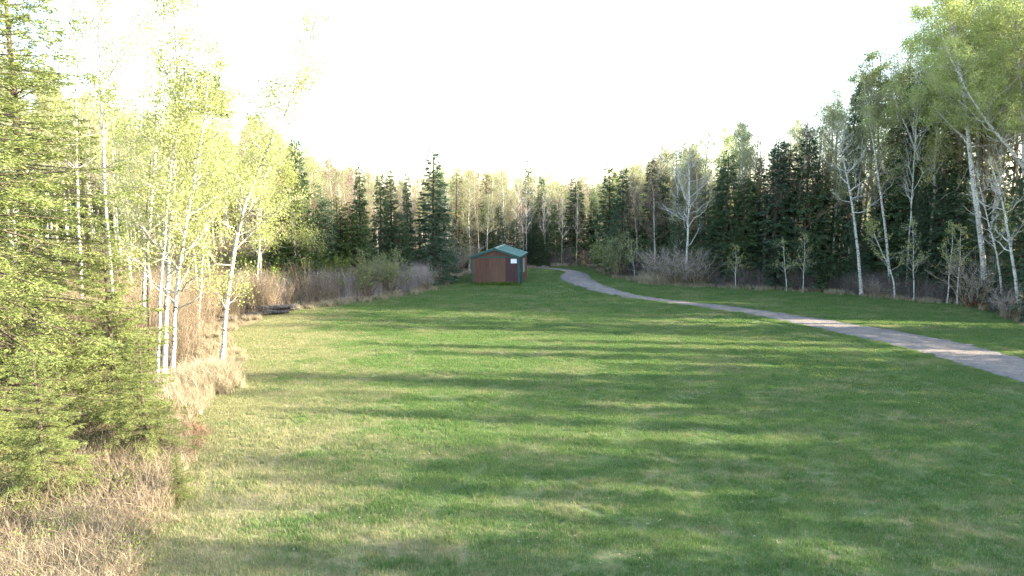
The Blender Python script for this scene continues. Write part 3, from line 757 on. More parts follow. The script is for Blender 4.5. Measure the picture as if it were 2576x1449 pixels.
# middle distance, left of and around the shed
put('spruce', 0, SPR, 1092, 3.2, 356, 'tall dense dark green spruce close to the left of the shed', wide=1.22)
put('spruce', 3, SPR, 912, 4.8, 416, 'narrow dark spruce with a thin spire left of the big shed spruce', wide=1.10)
put('spruce', 1, SPR, 962, 5.2, 430, 'slim spruce, left one of a close pair of spires', wide=1.04)
put('spruce', 3, SPR, 988, 5.8, 426, 'slim spruce, right one of a close pair of spires', wide=1.22)
put('spruce', 3, SPR, 1028, 6.0, 434, 'thin brownish spruce spire just left of the tallest shed spruce', wide=0.85)
put('pale_spruce', 0, PSP, 888, 4.4, 505, 'broad yellow green young spruce behind the purplish brush', wide=1.40)
put('pale_spruce', 1, PSP, 1008, 3.8, 525, 'pale green young spruce between two dark ones behind the brush', wide=1.34)
put('spruce', 4, SPR, 826, 4.8, 485, 'short dark spruce at the left end of the spruce row', wide=1.10)
put('pale_spruce', 1, PSP, 862, 4.8, 525, 'low pale spruce just right of the short dark spruce', wide=1.34)
put('spruce', 1, SPR, 757, 5, 338, 'tall spruce with its spire right of the leaning aspen', wide=1.10)
put('spruce', 2, SPR, 712, 5, 460, 'dark spruce half hidden behind the leaning aspen', wide=1.10)
put('larch', 0, LA, 1150, 4.5, 420, 'soft pale green larch right of the tall shed spruce', wide=1.1)
put('larch', 1, LA, 1225, 7, 430, 'pale olive larch rising behind the shed roof', wide=1.0)
put('bare', 0, 'bare_tree', 1196, 6, 405, 'leafless pinkish brown tree behind the left half of the shed', wide=1.0)
put('white_bare', 1, 'birch_tree', 1300, 5.5, 395, 'leafless white birch behind the right end of the shed roof', wide=.75)
put('spruce', 3, SPR, 1330, 9, 400, 'thin reddish spruce spire behind the white birch', wide=0.98)
put('spruce', 1, SPR, 1361, 7, 434, 'slender dark spruce right of the white birch', wide=0.98)
put('pale_spruce', 0, PSP, 1360, 3.0, 570, 'small sunlit yellow green spruce right of the shed', wide=1.22)
put('spruce', 0, SPR, 1444, 3.5, 437, 'dark cone shaped spruce where the driveway disappears', wide=1.40)
put('spruce', 3, SPR, 1490, 5, 496, 'small narrow spruce just right of the driveway end', wide=1.46)
put('spruce', 4, SPR, 1531, 5, 403, 'dark spruce on the right of the driveway bend, left of two', wide=1.16)
put('spruce', 1, SPR, 1562, 3.5, 417, 'dark spruce on the right of the driveway bend, right of two', wide=1.22)
put('spruce', 3, SPR, 1632, 6, 401, 'thin dark spruce with a wispy spire right of the driveway bend', wide=1.22)
put('bare', 1, 'bare_tree', 1602, 4.5, 445, 'leafless reddish tree left of the big white tree', wide=1.1)
# right hand wall of trees
put('white_bare', 0, 'birch_tree', 1724, 1.0, 322, 'big leafless white tree with wide spreading branches', wide=1.0, rotz=.6)
put('spruce', 0, SPR, 1822, 2.6, 377, 'dark spruce just right of the big white leafless tree', wide=1.28)
put('spruce', 4, SPR, 1872, 3.2, 440, 'shorter dark spruce in the gap of the right hand row', wide=1.22)
put('spruce', 1, SPR, 1940, 2.4, 350, 'dark spruce, left one of three spires in the right hand row', wide=1.40)
put('spruce', 3, SPR, 1971, 4.0, 362, 'dark spruce, middle one of three spires in the right hand row', wide=1.59)
put('spruce', 2, SPR, 2016, 2.6, 318, 'dark full spruce, right one of three spires in the right hand row', wide=1.16)
put('white_bare', 1, 'birch_tree', 1903, 5.0, 300, 'leafless white tree top behind the three dark spires', wide=1.0)
put('spruce', 1, SPR, 2122, 2.6, 200, 'very tall dark columnar spruce standing above its neighbours', wide=.62)
put('spruce', 4, SPR, 2255, 3.0, 340, 'dark spruce right of the white leaning birch trunks', wide=0.98)
put('spruce', 2, SPR, 2352, 2.6, 322, 'broad dark spruce under the bright green aspen crowns', wide=1.04)
put('spruce', 1, SPR, 2420, 3.2, 440, 'smaller dark spruce right of the broad one under the aspens', wide=1.22)
put('spruce', 0, SPR, 2560, 3.0, 350, 'dark spruce cut by the right edge of the picture', wide=1.10)
put('spruce', 2, SPR, 1705, 2.4, 480, 'low dark spruce under the big white leafless tree', wide=0.98)
put('spruce', 0, SPR, 1768, 3.0, 470, 'low dark spruce right of the big white trunk', wide=1.10)
put('spruce', 4, SPR, 2085, 3.0, 430, 'dim brownish spruce left of the tallest column', wide=1.34)
put('spruce', 2, SPR, 2190, 4.5, 470, 'dim spruce behind the leaning birches', wide=1.10)
put('spruce', 0, SPR, 2480, 4.5, 470, 'dim spruce left of the picture edge behind pale trunks', wide=1.10)
for v, px, off, tq, wd, lb in [(0, 2052, 4.5, 390, .9, 'dark spruce in the shade left of the tall column'), (2, 2150, 2.2, 480, .75, 'low dark spruce at the foot of the tall column'), (1, 2205, 3.2, 400, 1.0, 'dark spruce between the two white birch stems'),
        (0, 2290, 2.0, 430, .8, 'dark spruce left of the broad one under the aspens'), (4, 2320, 5.0, 380, .9, 'dark spruce behind the leafy saplings'), (3, 2390, 2.4, 400, 1.3, 'narrow dark spruce right of the broad one'),
        (0, 2445, 2.2, 430, .8, 'dark spruce behind the rusty bracken, left one'), (2, 2500, 2.6, 440, .7, 'dark spruce behind the rusty bracken, right one'), (1, 2535, 5.0, 380, 1.0, 'dark spruce behind the crooked birch at the right edge'),
        (4, 2600, 1.5, 470, .9, 'low dark spruce half outside the right edge'), (2, 1900, 4.8, 400, .8, 'dark spruce behind the gap in the right hand row'), (4, 1660, 4.5, 430, .9, 'dark spruce left behind the big white leafless tree')]:
    put('spruce', v, SPR, px, off, tq, lb, wide=wd * 1.15)
for v, px, off, tq, lb in [(0, 2062, 5.5, 232, 'pale airy aspen crown left of the tall dark column'), (1, 2232, 6.0, 150, 'pale airy aspen crown between the column and the tall aspens'), (2, 2278, 5.0, 95, 'pale aspen crown touching the left of the tall aspens')]:
    put('pale_aspen', v, 'aspen_tree', px, off, tq, lb, wide=.95)
# the old half-dead spruce above the left trees: bare pole with a tuft on top
old = spruce_model(170, 16, 1.3, 90, 7000, .28, .09, low=.80, shape=.55, ragged=.35, trunk_r=.16)
KOLD = Kind('half_dead_spruce', 16, old, SB, [M['spruce']])
p = foot(556, 58); KOLD.place('spruce_tree', p, top_h(556, 58, 182), .4, 'old spruce with a bare pole and a tufted top above the aspens', 'tree')

# trees with trunks of their own shape
def shaped(name, label, Y, pts, r0, px_depth=None, tm=None, cm=None, **kw):
    "trunk drawn through points of the picture at real depth; Y may change along the trunk"
    Ys = [Y] * len(pts) if np.isscalar(Y) else Y
    P = np.array([atd(x, y, yy) for (x, y), yy in zip(pts, Ys)])
    base = P[0].copy(); base[2] = 0; P = P - base; P[0, 2] = -.05
    tr, cr = broadleaf_model(kw.pop('seed'), P, r0, **kw)
    o = bpy.data.objects.new(name, None); sc.collection.objects.link(o); o.location = on_ground(base)
    link('trunk', tr.mesh(name + '_trunk', tm or AB, True), o); link('crown', cr.mesh(name + '_crown', cm or [M['aspen_twig'], M['aspen_leaf']]), o)
    return tag(o, label, 'tree')
AS, BI = 'aspen_tree', 'birch_tree'
# cluster at the left
yb = lambda q: at(400, q)[1]
shaped(AS, 'white aspen trunk with a fork, rightmost of the left cluster', yb(961), [(434, 961), (440, 880), (438, 760), (455, 640), (478, 520), (500, 400), (520, 250), (530, 120)], 0.068, seed=401, cs=.18, nb=44, bl=2.4, nleaf=8883, ls=0.068, clump=.17)
shaped(AS, 'thick straight white aspen, second from the right in the left cluster', yb(955), [(412, 955), (420, 840), (424, 700), (428, 560), (440, 420), (448, 260), (440, 60), (430, -120)], 0.082, seed=402, cs=.22, nb=44, bl=2.4, nleaf=8883, ls=0.068, clump=.17)
shaped(AS, 'thin white aspen, third from the right in the left cluster', yb(972), [(395, 972), (400, 860), (405, 700), (418, 560), (428, 430), (450, 300), (470, 180)], 0.044, seed=403, cs=.4, nb=26, bl=1.8, nleaf=5465, ls=0.062, clump=.17)
shaped(AS, 'brown barked slender trunk in the left aspen cluster', yb(929), [(378, 930), (376, 820), (372, 700), (366, 580), (372, 480), (380, 400)], 0.051, seed=404, cs=.5, nb=16, bl=1.5, nleaf=1536, ls=0.056, tm=[M['dark_bark'], M['brown_twig']], clump=.17)
shaped(AS, 'tall white aspen, leftmost trunk of the left cluster', yb(885), [(358, 885), (362, 760), (370, 620), (382, 480), (392, 330), (402, 160), (420, -20), (430, -140)], 0.075, seed=405, cs=.24, nb=44, bl=2.6, nleaf=8883, ls=0.068, clump=.17)
shaped(AS, 'leaning white aspen standing alone at the lawn edge', at(556, 923)[1], [(556, 923), (566, 820), (580, 680), (604, 540), (640, 440), (690, 345), (735, 250), (775, 140), (800, 30)], 0.078, seed=406, cs=.20, nb=44, bl=3.0, nleaf=11104, ls=0.068, bias=(.25, 0, 0), low_bare=4, clump=.17)
shaped(AS, 'tall pale aspen between the fir and the left cluster', 30, [(290, 850), (275, 640), (262, 470), (258, 330), (252, 200), (248, 60), (250, -120)], 0.075, seed=407, cs=.38, nb=32, bl=2.6, nleaf=8542, ls=0.073, clump=.17)
shaped(AS, 'pale aspen rising right behind the fir top', 33, [(215, 830), (200, 620), (192, 430), (188, 260), (184, 100), (180, -100)], 0.075, seed=408, cs=.4, nb=30, bl=2.4, nleaf=7687, ls=0.073, clump=.17)
shaped(AS, 'young leafy aspen filling the gap behind the leaning trunk', 34, [(500, 840), (505, 700), (520, 560), (540, 430), (560, 300), (575, 220)], 0.048, seed=409, cs=.3, nb=30, bl=2.2, nleaf=9396, ls=0.078, clump=.17)
shaped(AS, 'bright leafy aspen right of the leaning trunk at the brush', 43, [(760, 750), (742, 640), (735, 560), (728, 470), (720, 420)], 0.041, seed=410, cs=.2, nb=32, bl=2.0, nleaf=11226, ls=0.069, clump=.17)
shaped(AS, 'bright low aspen behind the leaning trunk over the brush', 40, [(640, 770), (650, 660), (655, 560), (660, 440), (650, 330)], 0.041, seed=411, cs=.2, nb=32, bl=2.1, nleaf=11226, ls=0.069, clump=.17)
# right
bR = lambda px: border(px)
shaped(BI, 'white leaning birch with a bare crown at the right forest edge', bR(2168) + .4, [(2168, 728), (2160, 640), (2152, 570), (2140, 490), (2128, 430), (2112, 370), (2108, 306)], .10, seed=421, cs=.42, nb=26, bl=2.2, nleaf=750, ls=0.036, cm=[M['white_twig'], M['aspen_leaf']], tm=[M['aspen_bark'], M['white_twig']])
shaped(BI, 'bright white birch stem right of the leaning one', bR(2235) + 1.6, [(2240, 730), (2234, 630), (2222, 540), (2212, 460), (2204, 400), (2190, 330), (2180, 250)], .095, seed=422, cs=.45, nb=26, bl=1.9, nleaf=3900, ls=0.054)
shaped(BI, 'white aspen leaning far left above the broad spruce', bR(2330) + 3.0, [(2370, 740), (2350, 560), (2330, 460), (2312, 400), (2285, 330), (2256, 265), (2236, 210)], .10, seed=423, cs=.5, nb=24, bl=2.0, nleaf=3900, ls=0.054)
shaped(AS, 'tallest aspen with bright green crown near the right edge', bR(2480) + 2.0, [(2482, 770), (2470, 590), (2452, 500), (2440, 430), (2440, 330), (2430, 240), (2410, 150), (2390, 40), (2370, -80), (2360, -160)], .16, seed=424, cs=.42, nb=44, bl=3.8, nleaf=37968, ls=0.072, clump=.2, cm=[M['aspen_twig'], M['aspen_leaf_green']])
shaped(AS, 'dark dead topped trunk beside the tallest aspen', bR(2480) + 3.0, [(2490, 770), (2478, 560), (2470, 440), (2468, 300), (2464, 180), (2458, 50)], .15, seed=425, cs=.6, nb=16, bl=1.6, nleaf=450, ls=0.043, tm=[M['dark_bark'], M['brown_twig']], cm=[M['brown_twig'], M['aspen_leaf']])
shaped(AS, 'long aspen leaning in from the right edge', bR(2540) + 1.5, [(2700, 800), (2640, 520), (2576, 420), (2500, 330), (2440, 250), (2390, 160), (2370, 90)], .12, seed=426, cs=.5, nb=30, bl=2.6, nleaf=13125, ls=0.065, cm=[M['aspen_twig'], M['aspen_leaf_green']])
shaped(BI, 'crooked white birch with a side limb at the right edge', bR(2560) + .4, [(2568, 795), (2556, 700), (2540, 620), (2532, 560), (2522, 500), (2505, 450), (2490, 400)], .085, seed=427, cs=.4, nb=20, bl=1.9, nleaf=525, ls=0.043, tm=[M['aspen_bark'], M['white_twig']], cm=[M['white_twig'], M['aspen_leaf']])
shaped(BI, 'thin crooked pale stem left of the birch at the right edge', bR(2520) + 1.2, [(2528, 770), (2512, 660), (2495, 590), (2480, 540), (2470, 480), (2452, 420)], .05, seed=428, cs=.35, nb=18, bl=1.5, nleaf=375, ls=0.043, tm=[M['aspen_bark'], M['white_twig']], cm=[M['white_twig'], M['aspen_leaf']])
shaped(AS, 'green crowned aspen at the left of the tall right group', bR(2300) + 4.0, [(2310, 760), (2312, 560), (2320, 380), (2330, 240), (2325, 120), (2320, 20)], .13, seed=429, cs=.45, nb=40, bl=3.2, nleaf=30375, ls=0.072, clump=.2, cm=[M['aspen_twig'], M['aspen_leaf_green']])
shaped(AS, 'green crowned aspen filling the top right corner', bR(2560) + 3.0, [(2590, 800), (2580, 520), (2575, 300), (2560, 120), (2550, -40), (2545, -180)], .15, seed=430, cs=.42, nb=42, bl=3.6, nleaf=35437, ls=0.072, clump=.2, cm=[M['aspen_twig'], M['aspen_leaf_green']])
shaped(AS, 'pale leafed aspen behind the tall dark column', bR(2185) + 4.0, [(2200, 740), (2195, 560), (2190, 400), (2192, 260), (2188, 140)], .12, seed=431, cs=.42, nb=38, bl=2.8, nleaf=22781, ls=0.065, cm=[M['aspen_twig'], M['aspen_leaf_green']])
shaped(AS, 'green crowned aspen between the two tallest at the right', bR(2440) + 5.0, [(2440, 770), (2420, 520), (2410, 330), (2405, 180), (2400, 60), (2395, -60)], .14, seed=432, cs=.45, nb=42, bl=3.4, nleaf=32906, ls=0.072, clump=.2, cm=[M['aspen_twig'], M['aspen_leaf_green']])
shaped(AS, 'green crowned aspen just left of the picture corner', bR(2520) + 6.0, [(2530, 770), (2520, 520), (2505, 330), (2500, 160), (2490, 20), (2480, -120)], .14, seed=433, cs=.42, nb=42, bl=3.6, nleaf=35437, ls=0.072, clump=.2, cm=[M['aspen_twig'], M['aspen_leaf_green']])
for i, (px, off, tq, v, lb) in enumerate([
        (2250, .2, 560, 2, 'pale leaning sapling with few leaves, left of the leafy ones'), (2298, .3, 545, 0, 'leafy young aspen sapling with fresh green leaves under the broad spruce'),
        (2382, .4, 560, 1, 'thin leafy sapling right of the leafiest sapling'), (2408, .4, 570, 1, 'thin sapling between the leafy one and the rusty bracken'),
        (2020, .2, 590, 1, 'slim leaning sapling in front of the three dark spires'), (1978, .2, 600, 0, 'slim sapling left of the one before the three spires'),
        (1850, .3, 620, 1, 'low sapling below the dark spruces right of the tan grass'), (1596, .8, 600, 0, 'grey green sapling at the driveway bend')]):
    K['sapling'][v].place('sapling', foot(px, border(px) + off), top_h(px, border(px) + off, tq), pr_.uniform(-1.2, 1.2), lb, 'sapling', None, pr_.uniform(.7, 1.25))
# bushes
for (kd, v, px, off, tq, wd, nm, lb) in [
        ('willow', 0, 925, 1.6, 612, 1.0, 'willow_bush', 'pale grey green willow bush in front of the young spruces'), ('willow', 1, 985, 1.6, 604, .9, 'willow_bush', 'taller pale willow bush right of the grey green one'),
        ('green_bush', 0, 855, 3.4, 615, .8, 'bush', 'yellow green bush left of the willow bushes'), ('bare_bush', 0, 1075, .6, 640, .9, 'bush', 'twiggy bush at the foot of the tall shed spruce'),
        ('green_bush', 1, 700, 5.5, 590, 1.2, 'bush', 'bright green bush left of the brush behind the leaning aspen'), ('green_bush', 0, 760, 5.0, 610, 1.2, 'bush', 'bright green bush over the left end of the purplish brush'),
        ('willow', 1, 1550, .3, 560, 1.0, 'willow_bush', 'grey green willow at the right of the driveway bend'), ('green_bush', 1, 1530, 1.0, 590, .9, 'bush', 'shaded green bush beside the driveway bend'),
        ('bare_bush', 1, 1650, .6, 600, 1.4, 'bush', 'bare grey bush behind the tan grass, left one'), ('bare_bush', 0, 1700, .5, 590, 1.3, 'bush', 'bare grey bush behind the tan grass, middle one'),
        ('bare_bush', 1, 1750, .7, 600, 1.3, 'bush', 'bare grey bush behind the tan grass, right one'), ('bare_bush', 0, 2200, .3, 680, 1.5, 'bush', 'low bare bush between birch foot and saplings'),
        ('bare_bush', 1, 2450, .6, 600, 1.3, 'bush', 'tangled bare bush above the rusty bracken'), ('bare_bush', 0, 2540, -.6, 690, 1.3, 'bush', 'dark bare bush at the right edge of the lawn')]:
    K[kd][v].place(nm, foot(px, border(px) + off), top_h(px, border(px) + off, tq), pr_.uniform(0, 6.28), lb, 'bush', None, wd)

for (kd, v, px, off, tq, wd, nm, lb) in [
        ('bare_bush', 0, 1135, 3.0, 585, 1.3, 'bush', 'twiggy brown bush between the tall spruce and the shed'), ('bare_bush', 1, 1180, 5.0, 560, 1.5, 'bush', 'bare grey bush behind the left corner of the shed'),
        ('willow', 0, 1160, 4.0, 600, 1.1, 'willow_bush', 'olive willow bush behind the left corner of the shed'), ('bare_bush', 0, 1390, 2.2, 640, 1.1, 'bush', 'low bare bush between the shed and the driveway end'),
        ('green_bush', 1, 1400, 3.6, 600, .9, 'bush', 'dim green bush behind the end of the lawn right of the shed')]:
    K[kd][v].place(nm, foot(px, border(px) + off), top_h(px, border(px) + off, tq), pr_.uniform(0, 6.28), lb, 'bush', None, wd)

# ------------------------------------------------------------------ big firs in the left foreground
KF = [Kind('near_fir_0', 17, spruce_model(501, 17, 4.0, 430, 150000, .105, .026, low=.03, shape=.72, ragged=.45, fan=.38, droop=.25, gap=.25), SB, [M['fir']]),
      Kind('near_fir_1', 9, spruce_model(502, 9, 2.7, 260, 80000, .105, .026, low=.03, shape=.75, ragged=.45, fan=.38, droop=.3, gap=.12), SB, [M['fir']])]
KF[0].place('fir_tree', (-13.4, 17.0), 18, .3, 'large sunlit yellow green fir filling the left edge', 'tree')
KF[1].place('fir_tree', (-10.9, 18.4), 5.6, 1.4, 'shorter bushy fir in front of the large one', 'tree', wide=1.0)
KF[1].place('fir_tree', (-9.8, 13.8), 3.4, 2.4, 'low fir in the brush near the bottom left', 'tree', wide=1.15)
KF[0].place('fir_tree', (-17.5, 25), 16, 2.0, 'fir partly hidden behind the large one at the left edge', 'tree')
KF[1].place('fir_tree', (-10.4, 11.8), 2.6, 4.0, 'low bushy fir at the very bottom left', 'tree', wide=1.3)
KF[1].place('fir_tree', (-8.9, 16.2), 3.3, 5.0, 'young fir standing right of the large one, over the brush', 'tree', wide=1.2)
KF[1].place('fir_tree', (-12.2, 15.0), 4.2, 3.3, 'half grown fir in front of the large fir trunk', 'tree', wide=1.2)
KF[1].place('fir_tree', (-7.2, 14.2), 1.1, .9, 'knee high fir seedling at the lawn edge below the tan grass', 'tree', wide=1.2)

# ------------------------------------------------------------------ forest behind: nearer trees one by one, the rest as one wood
TX = [-400, 0, 200, 400, 600, 700, 800, 1000, 1200, 1400, 1550, 1650, 1800, 1950, 2100, 2200, 2300, 2400, 2576, 3200]
TY = [100, 100, 190, 245, 280, 310, 390, 435, 415, 440, 430, 360, 320, 285, 205, 140, 70, -40, -120, -150]
fr = np.random.default_rng(77)
cand = np.column_stack([fr.uniform(-75, 95, 30000), fr.uniform(14, 105, 30000)])
qx, qy = px_of(cand[:, 0], cand[:, 1]); sd = lawn_sd(cand[:, 0], cand[:, 1])
ok = (sd < -2.2) & (qx > -350) & (qx < 2900) & (cand[:, 1] > 24) & ~((qx < 900) & (cand[:, 1] < 34))
rd = edge_dist(cand[:, 0], cand[:, 1], ROAD); ok &= (rd > 2.0) & ~inside(cand[:, 0], cand[:, 1], ROAD)
shed_d = np.hypot(cand[:, 0] + 1.2, cand[:, 1] - 51.5); ok &= shed_d > 4.5; ok &= ~((qx > 740) & (qx < 1150) & (sd > -6.5))
# keep the far brush flat left of the shed spruce
cand, qx, sd = cand[ok], qx[ok], sd[ok]
chosen = []; cells = {}
for i in range(len(cand)):
    x, y = cand[i]; dmin = 1.55 if -sd[i] < 10 else 2.9
    if qx[i] < 640: dmin *= 1.6
    elif qx[i] < 800: dmin *= 1.1
    elif qx[i] < 1600: dmin *= .82
    cx, cy_ = int(x // 3), int(y // 3)
    if any((x - a) ** 2 + (y - b_) ** 2 < dmin * dmin for dx in (-1, 0, 1) for dy in (-1, 0, 1) for (a, b_) in cells.get((cx + dx, cy_ + dy), ())): continue
    cells.setdefault((cx, cy_), []).append((x, y)); chosen.append(i)
chosen = np.array(chosen); depth_in = -sd[chosen]
ring = []
GROUPS = {'R': 'trees in the forest wall right of the driveway', 'C': 'trees in the forest behind the shed', 'L': 'trees in the thin wood on the left'}
ADJ = {'spruce': 'dark spruce', 'pale_spruce': 'pale green spruce', 'larch': 'soft pale larch', 'aspen': 'leafy green aspen', 'pale_aspen': 'pale leafed aspen', 'bare': 'leafless brown tree', 'white_bare': 'slender whitish tree'}
MARKS = [(0, 'the large fir'), (200, 'the fir top'), (400, 'the left aspen cluster'), (600, 'the leaning aspen'), (757, 'the spire beside the leaning aspen'), (826, 'the short dark spruce'), (917, 'the narrow spruce spire'),
         (973, 'the close pair of spires'), (1092, 'the tall shed spruce'), (1240, 'the shed'), (1310, 'the birch behind the shed'), (1370, 'the small sunlit spruce'), (1444, 'the spruce at the driveway end'), (1546, 'the two driveway bend spruces'),
         (1632, 'the wispy spruce'), (1724, 'the big white leafless tree'), (1822, 'the spruce beside the white tree'), (1975, 'the three dark spires'), (2122, 'the tall dark column'), (2168, 'the white leaning birch'), (2255, 'the birch stems'),
         (2352, 'the broad spruce'), (2470, 'the tallest aspen'), (2560, 'the right picture edge')]
ORD = ['leftmost', 'second from left', 'third from left', 'fourth from left', 'fifth from left', 'sixth from left', 'seventh from left', 'eighth from left']
placed = []
def name_all():
    bins = {}
    for o, kd, q, dep in placed:
        mx, mn = min(MARKS, key=lambda t_: abs(t_[0] - q))
        side = 'left of' if q < mx - 14 else 'right of' if q > mx + 14 else 'straight behind'
        where = f'{side} {mn}' if side == 'straight behind' else f"{'just' if dep < 5 else 'deep'} behind, {side} {mn}"
        bins.setdefault(f'{ADJ[kd]} {where}', []).append((q, o))
    for lb, lst in bins.items():
        lst.sort(key=lambda t_: t_[0])
        for k, (q, o) in enumerate(lst): o['label'] = lb if len(lst) == 1 else f'{lb}, {ORD[min(k, 7)]}'
CAT = {'spruce': 'spruce_tree', 'pale_spruce': 'spruce_tree', 'larch': 'larch_tree', 'aspen': 'aspen_tree', 'pale_aspen': 'aspen_tree', 'bare': 'bare_tree'}
MIX = {'R': (['spruce', 'pale_aspen', 'aspen', 'bare', 'pale_spruce'], [.13, .45, .14, .23, .05]), 'C': (['spruce', 'pale_aspen', 'bare', 'larch', 'pale_spruce'], [.09, .42, .27, .14, .08]), 'L': (['spruce', 'pale_aspen', 'aspen', 'bare', 'larch'], [.03, .38, .27, .24, .08])}
far_pts = {}
nind = 0
order = np.argsort(depth_in)
for i in order:
    ii = chosen[i]; x, y = cand[ii]; q = qx[ii]
    reg = 'L' if q < 780 else 'C' if q < 1480 else 'R'
    kd = fr.choice(MIX[reg][0], p=MIX[reg][1])
    if depth_in[i] > 9 and kd == 'spruce' and fr.uniform() < .5: kd = 'pale_aspen'
    tq = np.interp(q, TX, TY) + fr.uniform(0, 1) ** 1.3 * 100 + (70 if kd in ('spruce', 'pale_spruce', 'larch') else 0) - 8
    H = float(np.clip(top_h(q, y, tq), 4.0, 21))
    if kd == 'pale_spruce': H = min(H, 9)
    if reg == 'R' and depth_in[i] > 17: H = min(H, fr.uniform(5, 8))
    v = int(fr.integers(len(K[kd]))); rz_ = fr.uniform(0, 6.28)
    wd = float(np.clip(fr.uniform(.85, 1.2) * (12 / max(H, 8)) ** .35, .7, 1.25))
    if depth_in[i] < 9 and nind < 210 and -60 < q < 2640 and y < 72:
        nind += 1
        placed.append((K[kd][v].place(CAT[kd], (x, y), H, rz_, 'tree', 'tree', GROUPS[reg], wd), str(kd), float(q), float(depth_in[i])))
    else:
        far_pts.setdefault((kd, v), []).append((x, y, H, rz_, wd))
for _ in range(420):                                # farther rows that close the horizon
    y = fr.uniform(105, 170); q = fr.uniform(-200, 1750); x = float(foot(q, y)[0]); kd = str(fr.choice(['pale_aspen', 'bare', 'larch', 'spruce'], p=[.45, .2, .15, .2]))
    H = float(np.clip(top_h(q, y, np.interp(q, TX, TY) + fr.uniform(5, 60)), 6, 17)); far_pts.setdefault((kd, int(fr.integers(len(K[kd])))), []).append((x, y, H, fr.uniform(0, 6.28), 1.3))
for px in list(fr.uniform(1490, 2570, 18)) + list(fr.uniform(1110, 1480, 12)) + list(fr.uniform(560, 800, 4)):
    off = fr.uniform(1.2, 6.5); Y_ = border(px) + off; kd = 'white_bare' if fr.uniform() < .6 else 'bare'
    H = float(np.clip(top_h(px, Y_, np.interp(px, TX, TY) + fr.uniform(10, 90)), 6, 17))
    placed.append((K[kd][1].place('bare_tree', foot(px, Y_), H, fr.uniform(0, 6.28), 'tree', 'tree', GROUPS['R' if px > 1480 else 'C' if px > 780 else 'L'], fr.uniform(.45, .75)), kd, float(px), off))
name_all()
# the wood beyond the right edge of the picture, whose shadows cross the lawn
sh = np.random.default_rng(9)
off_pts = {}
def belt(x, y, kd, H, wd=1.0):
    v = int(sh.integers(len(K[kd]))); off_pts.setdefault((kd, v), []).append((x, y, H, sh.uniform(0, 6.28), wd))
yy = -30.0
while yy < 38:
    xb = float(np.interp(yy, [-30, 4, 20, 38], [26, 29, 32, 36]))
    if sh.uniform() > (.06 if yy < 15 else .14): belt(xb + sh.uniform(0, 3), yy, 'spruce', sh.uniform(7, 10.5) * (1.42 if yy < 15 else 1.1), 1.1)
    if sh.uniform() < .5: belt(xb + sh.uniform(3, 7), yy + sh.uniform(-1, 1), 'spruce', sh.uniform(8, 12), 1.0)
    yy += sh.uniform(1.0, 1.9)
yy = -30.0
while yy < 38:
    xb = float(np.interp(yy, [-30, 4, 20, 38], [27, 30, 33, 37]))
    off_pts.setdefault(('spruce', 3), []).append((xb + sh.uniform(0, 6), yy, sh.uniform(12, 17.5), sh.uniform(0, 6.28), sh.uniform(.55, .85))); yy += sh.uniform(.7, 3.4)
yy = -30.0
while yy < 38:
    xb = float(np.interp(yy, [-30, 4, 20, 38], [27, 30, 33, 37]))
    belt(xb + sh.uniform(1, 6), yy, str(sh.choice(['aspen', 'bare'])), sh.uniform(13, 17), .8); yy += sh.uniform(2.5, 7)
def wood(name, label, dct):
    pts, rot, scl, src, pick = [], [], [], [], []
    for j, (key, lst) in enumerate(sorted(dct.items())):
        k = K[key[0]][key[1]]; src.append(k.joined())
        for (x, y, H, rz_, wd) in lst:
            pts.append((x, y, gh(x, y) - .05)); rot.append((0, 0, rz_)); s_ = H / k.h; scl.append((s_ * wd, s_ * wd, s_)); pick.append(j)
    o = scatter(name, label, 'woodland', pts, rot, scl, src)
    o.data.attributes['pick'].data.foreach_set('value', np.array(pick, np.int32))
# collection children are read in name order, so pad the index
wood('woodland', 'deeper forest of aspen and spruce closing the view behind the front trees', far_pts)
off_pts = {k: [p for p in v if px_of(p[0], max(p[1], 1.))[0] > 2680 or p[1] < 6] for k, v in off_pts.items()}; off_pts = {k: v for k, v in off_pts.items() if v}
wood('side_woodland', 'forest continuing out of view to the right of the lawn', off_pts)

# ------------------------------------------------------------------ brush, tall dry grass, weeds
def stems_patch(seed, n_, size, h0, h1, r, mat, lean=.18, twigs=2):
    rng = np.random.default_rng(seed); b = MB(); q = np.linspace(0, 1, 4)
    p0 = rng.uniform(-size / 2, size / 2, (n_, 2)); h = rng.uniform(h0, h1, n_); d = rng.normal(size=(n_, 2)) * lean
    P = np.zeros((n_, 4, 3)); P[..., :2] = p0[:, None] + d[:, None] * (h[:, None] * q[None] ** 1.3)[..., None]; P[..., 2] = h[:, None] * q
    P[:, 1:, :2] += rng.normal(size=(n_, 3, 2)) * .03
    b.tubes(P, r * rng.uniform(.6, 1.3, n_)[:, None] * (1.1 - q)[None], 3, 0, rng.uniform(size=n_))
    i = np.repeat(np.arange(n_), twigs); a = rng.integers(1, 3, len(i)); st = P[i, a]; dd = unit(rng.normal(size=(len(i), 3)) * .5 + np.array([0, 0, .9])); ln = h[i] * rng.uniform(.2, .45, len(i))
    T = st[:, None] + dd[:, None] * (ln[:, None] * np.linspace(0, 1, 3)[None])[..., None]
    b.tubes(T, np.full((len(i), 3), r * .5) * np.array([1, .8, .3]), 3, 0, rng.uniform(size=len(i)))
    return b.mesh(f'stems_{seed}', mat)
def region(n_, poly, rng):
    lo, hi = poly.min(0), poly.max(0); out = np.zeros((0, 2))
    while len(out) < n_:
        p = rng.uniform(lo, hi, (n_ * 3, 2)); out = np.concatenate([out, p[inside(p[:, 0], p[:, 1], poly)]])
    return out[:n_]
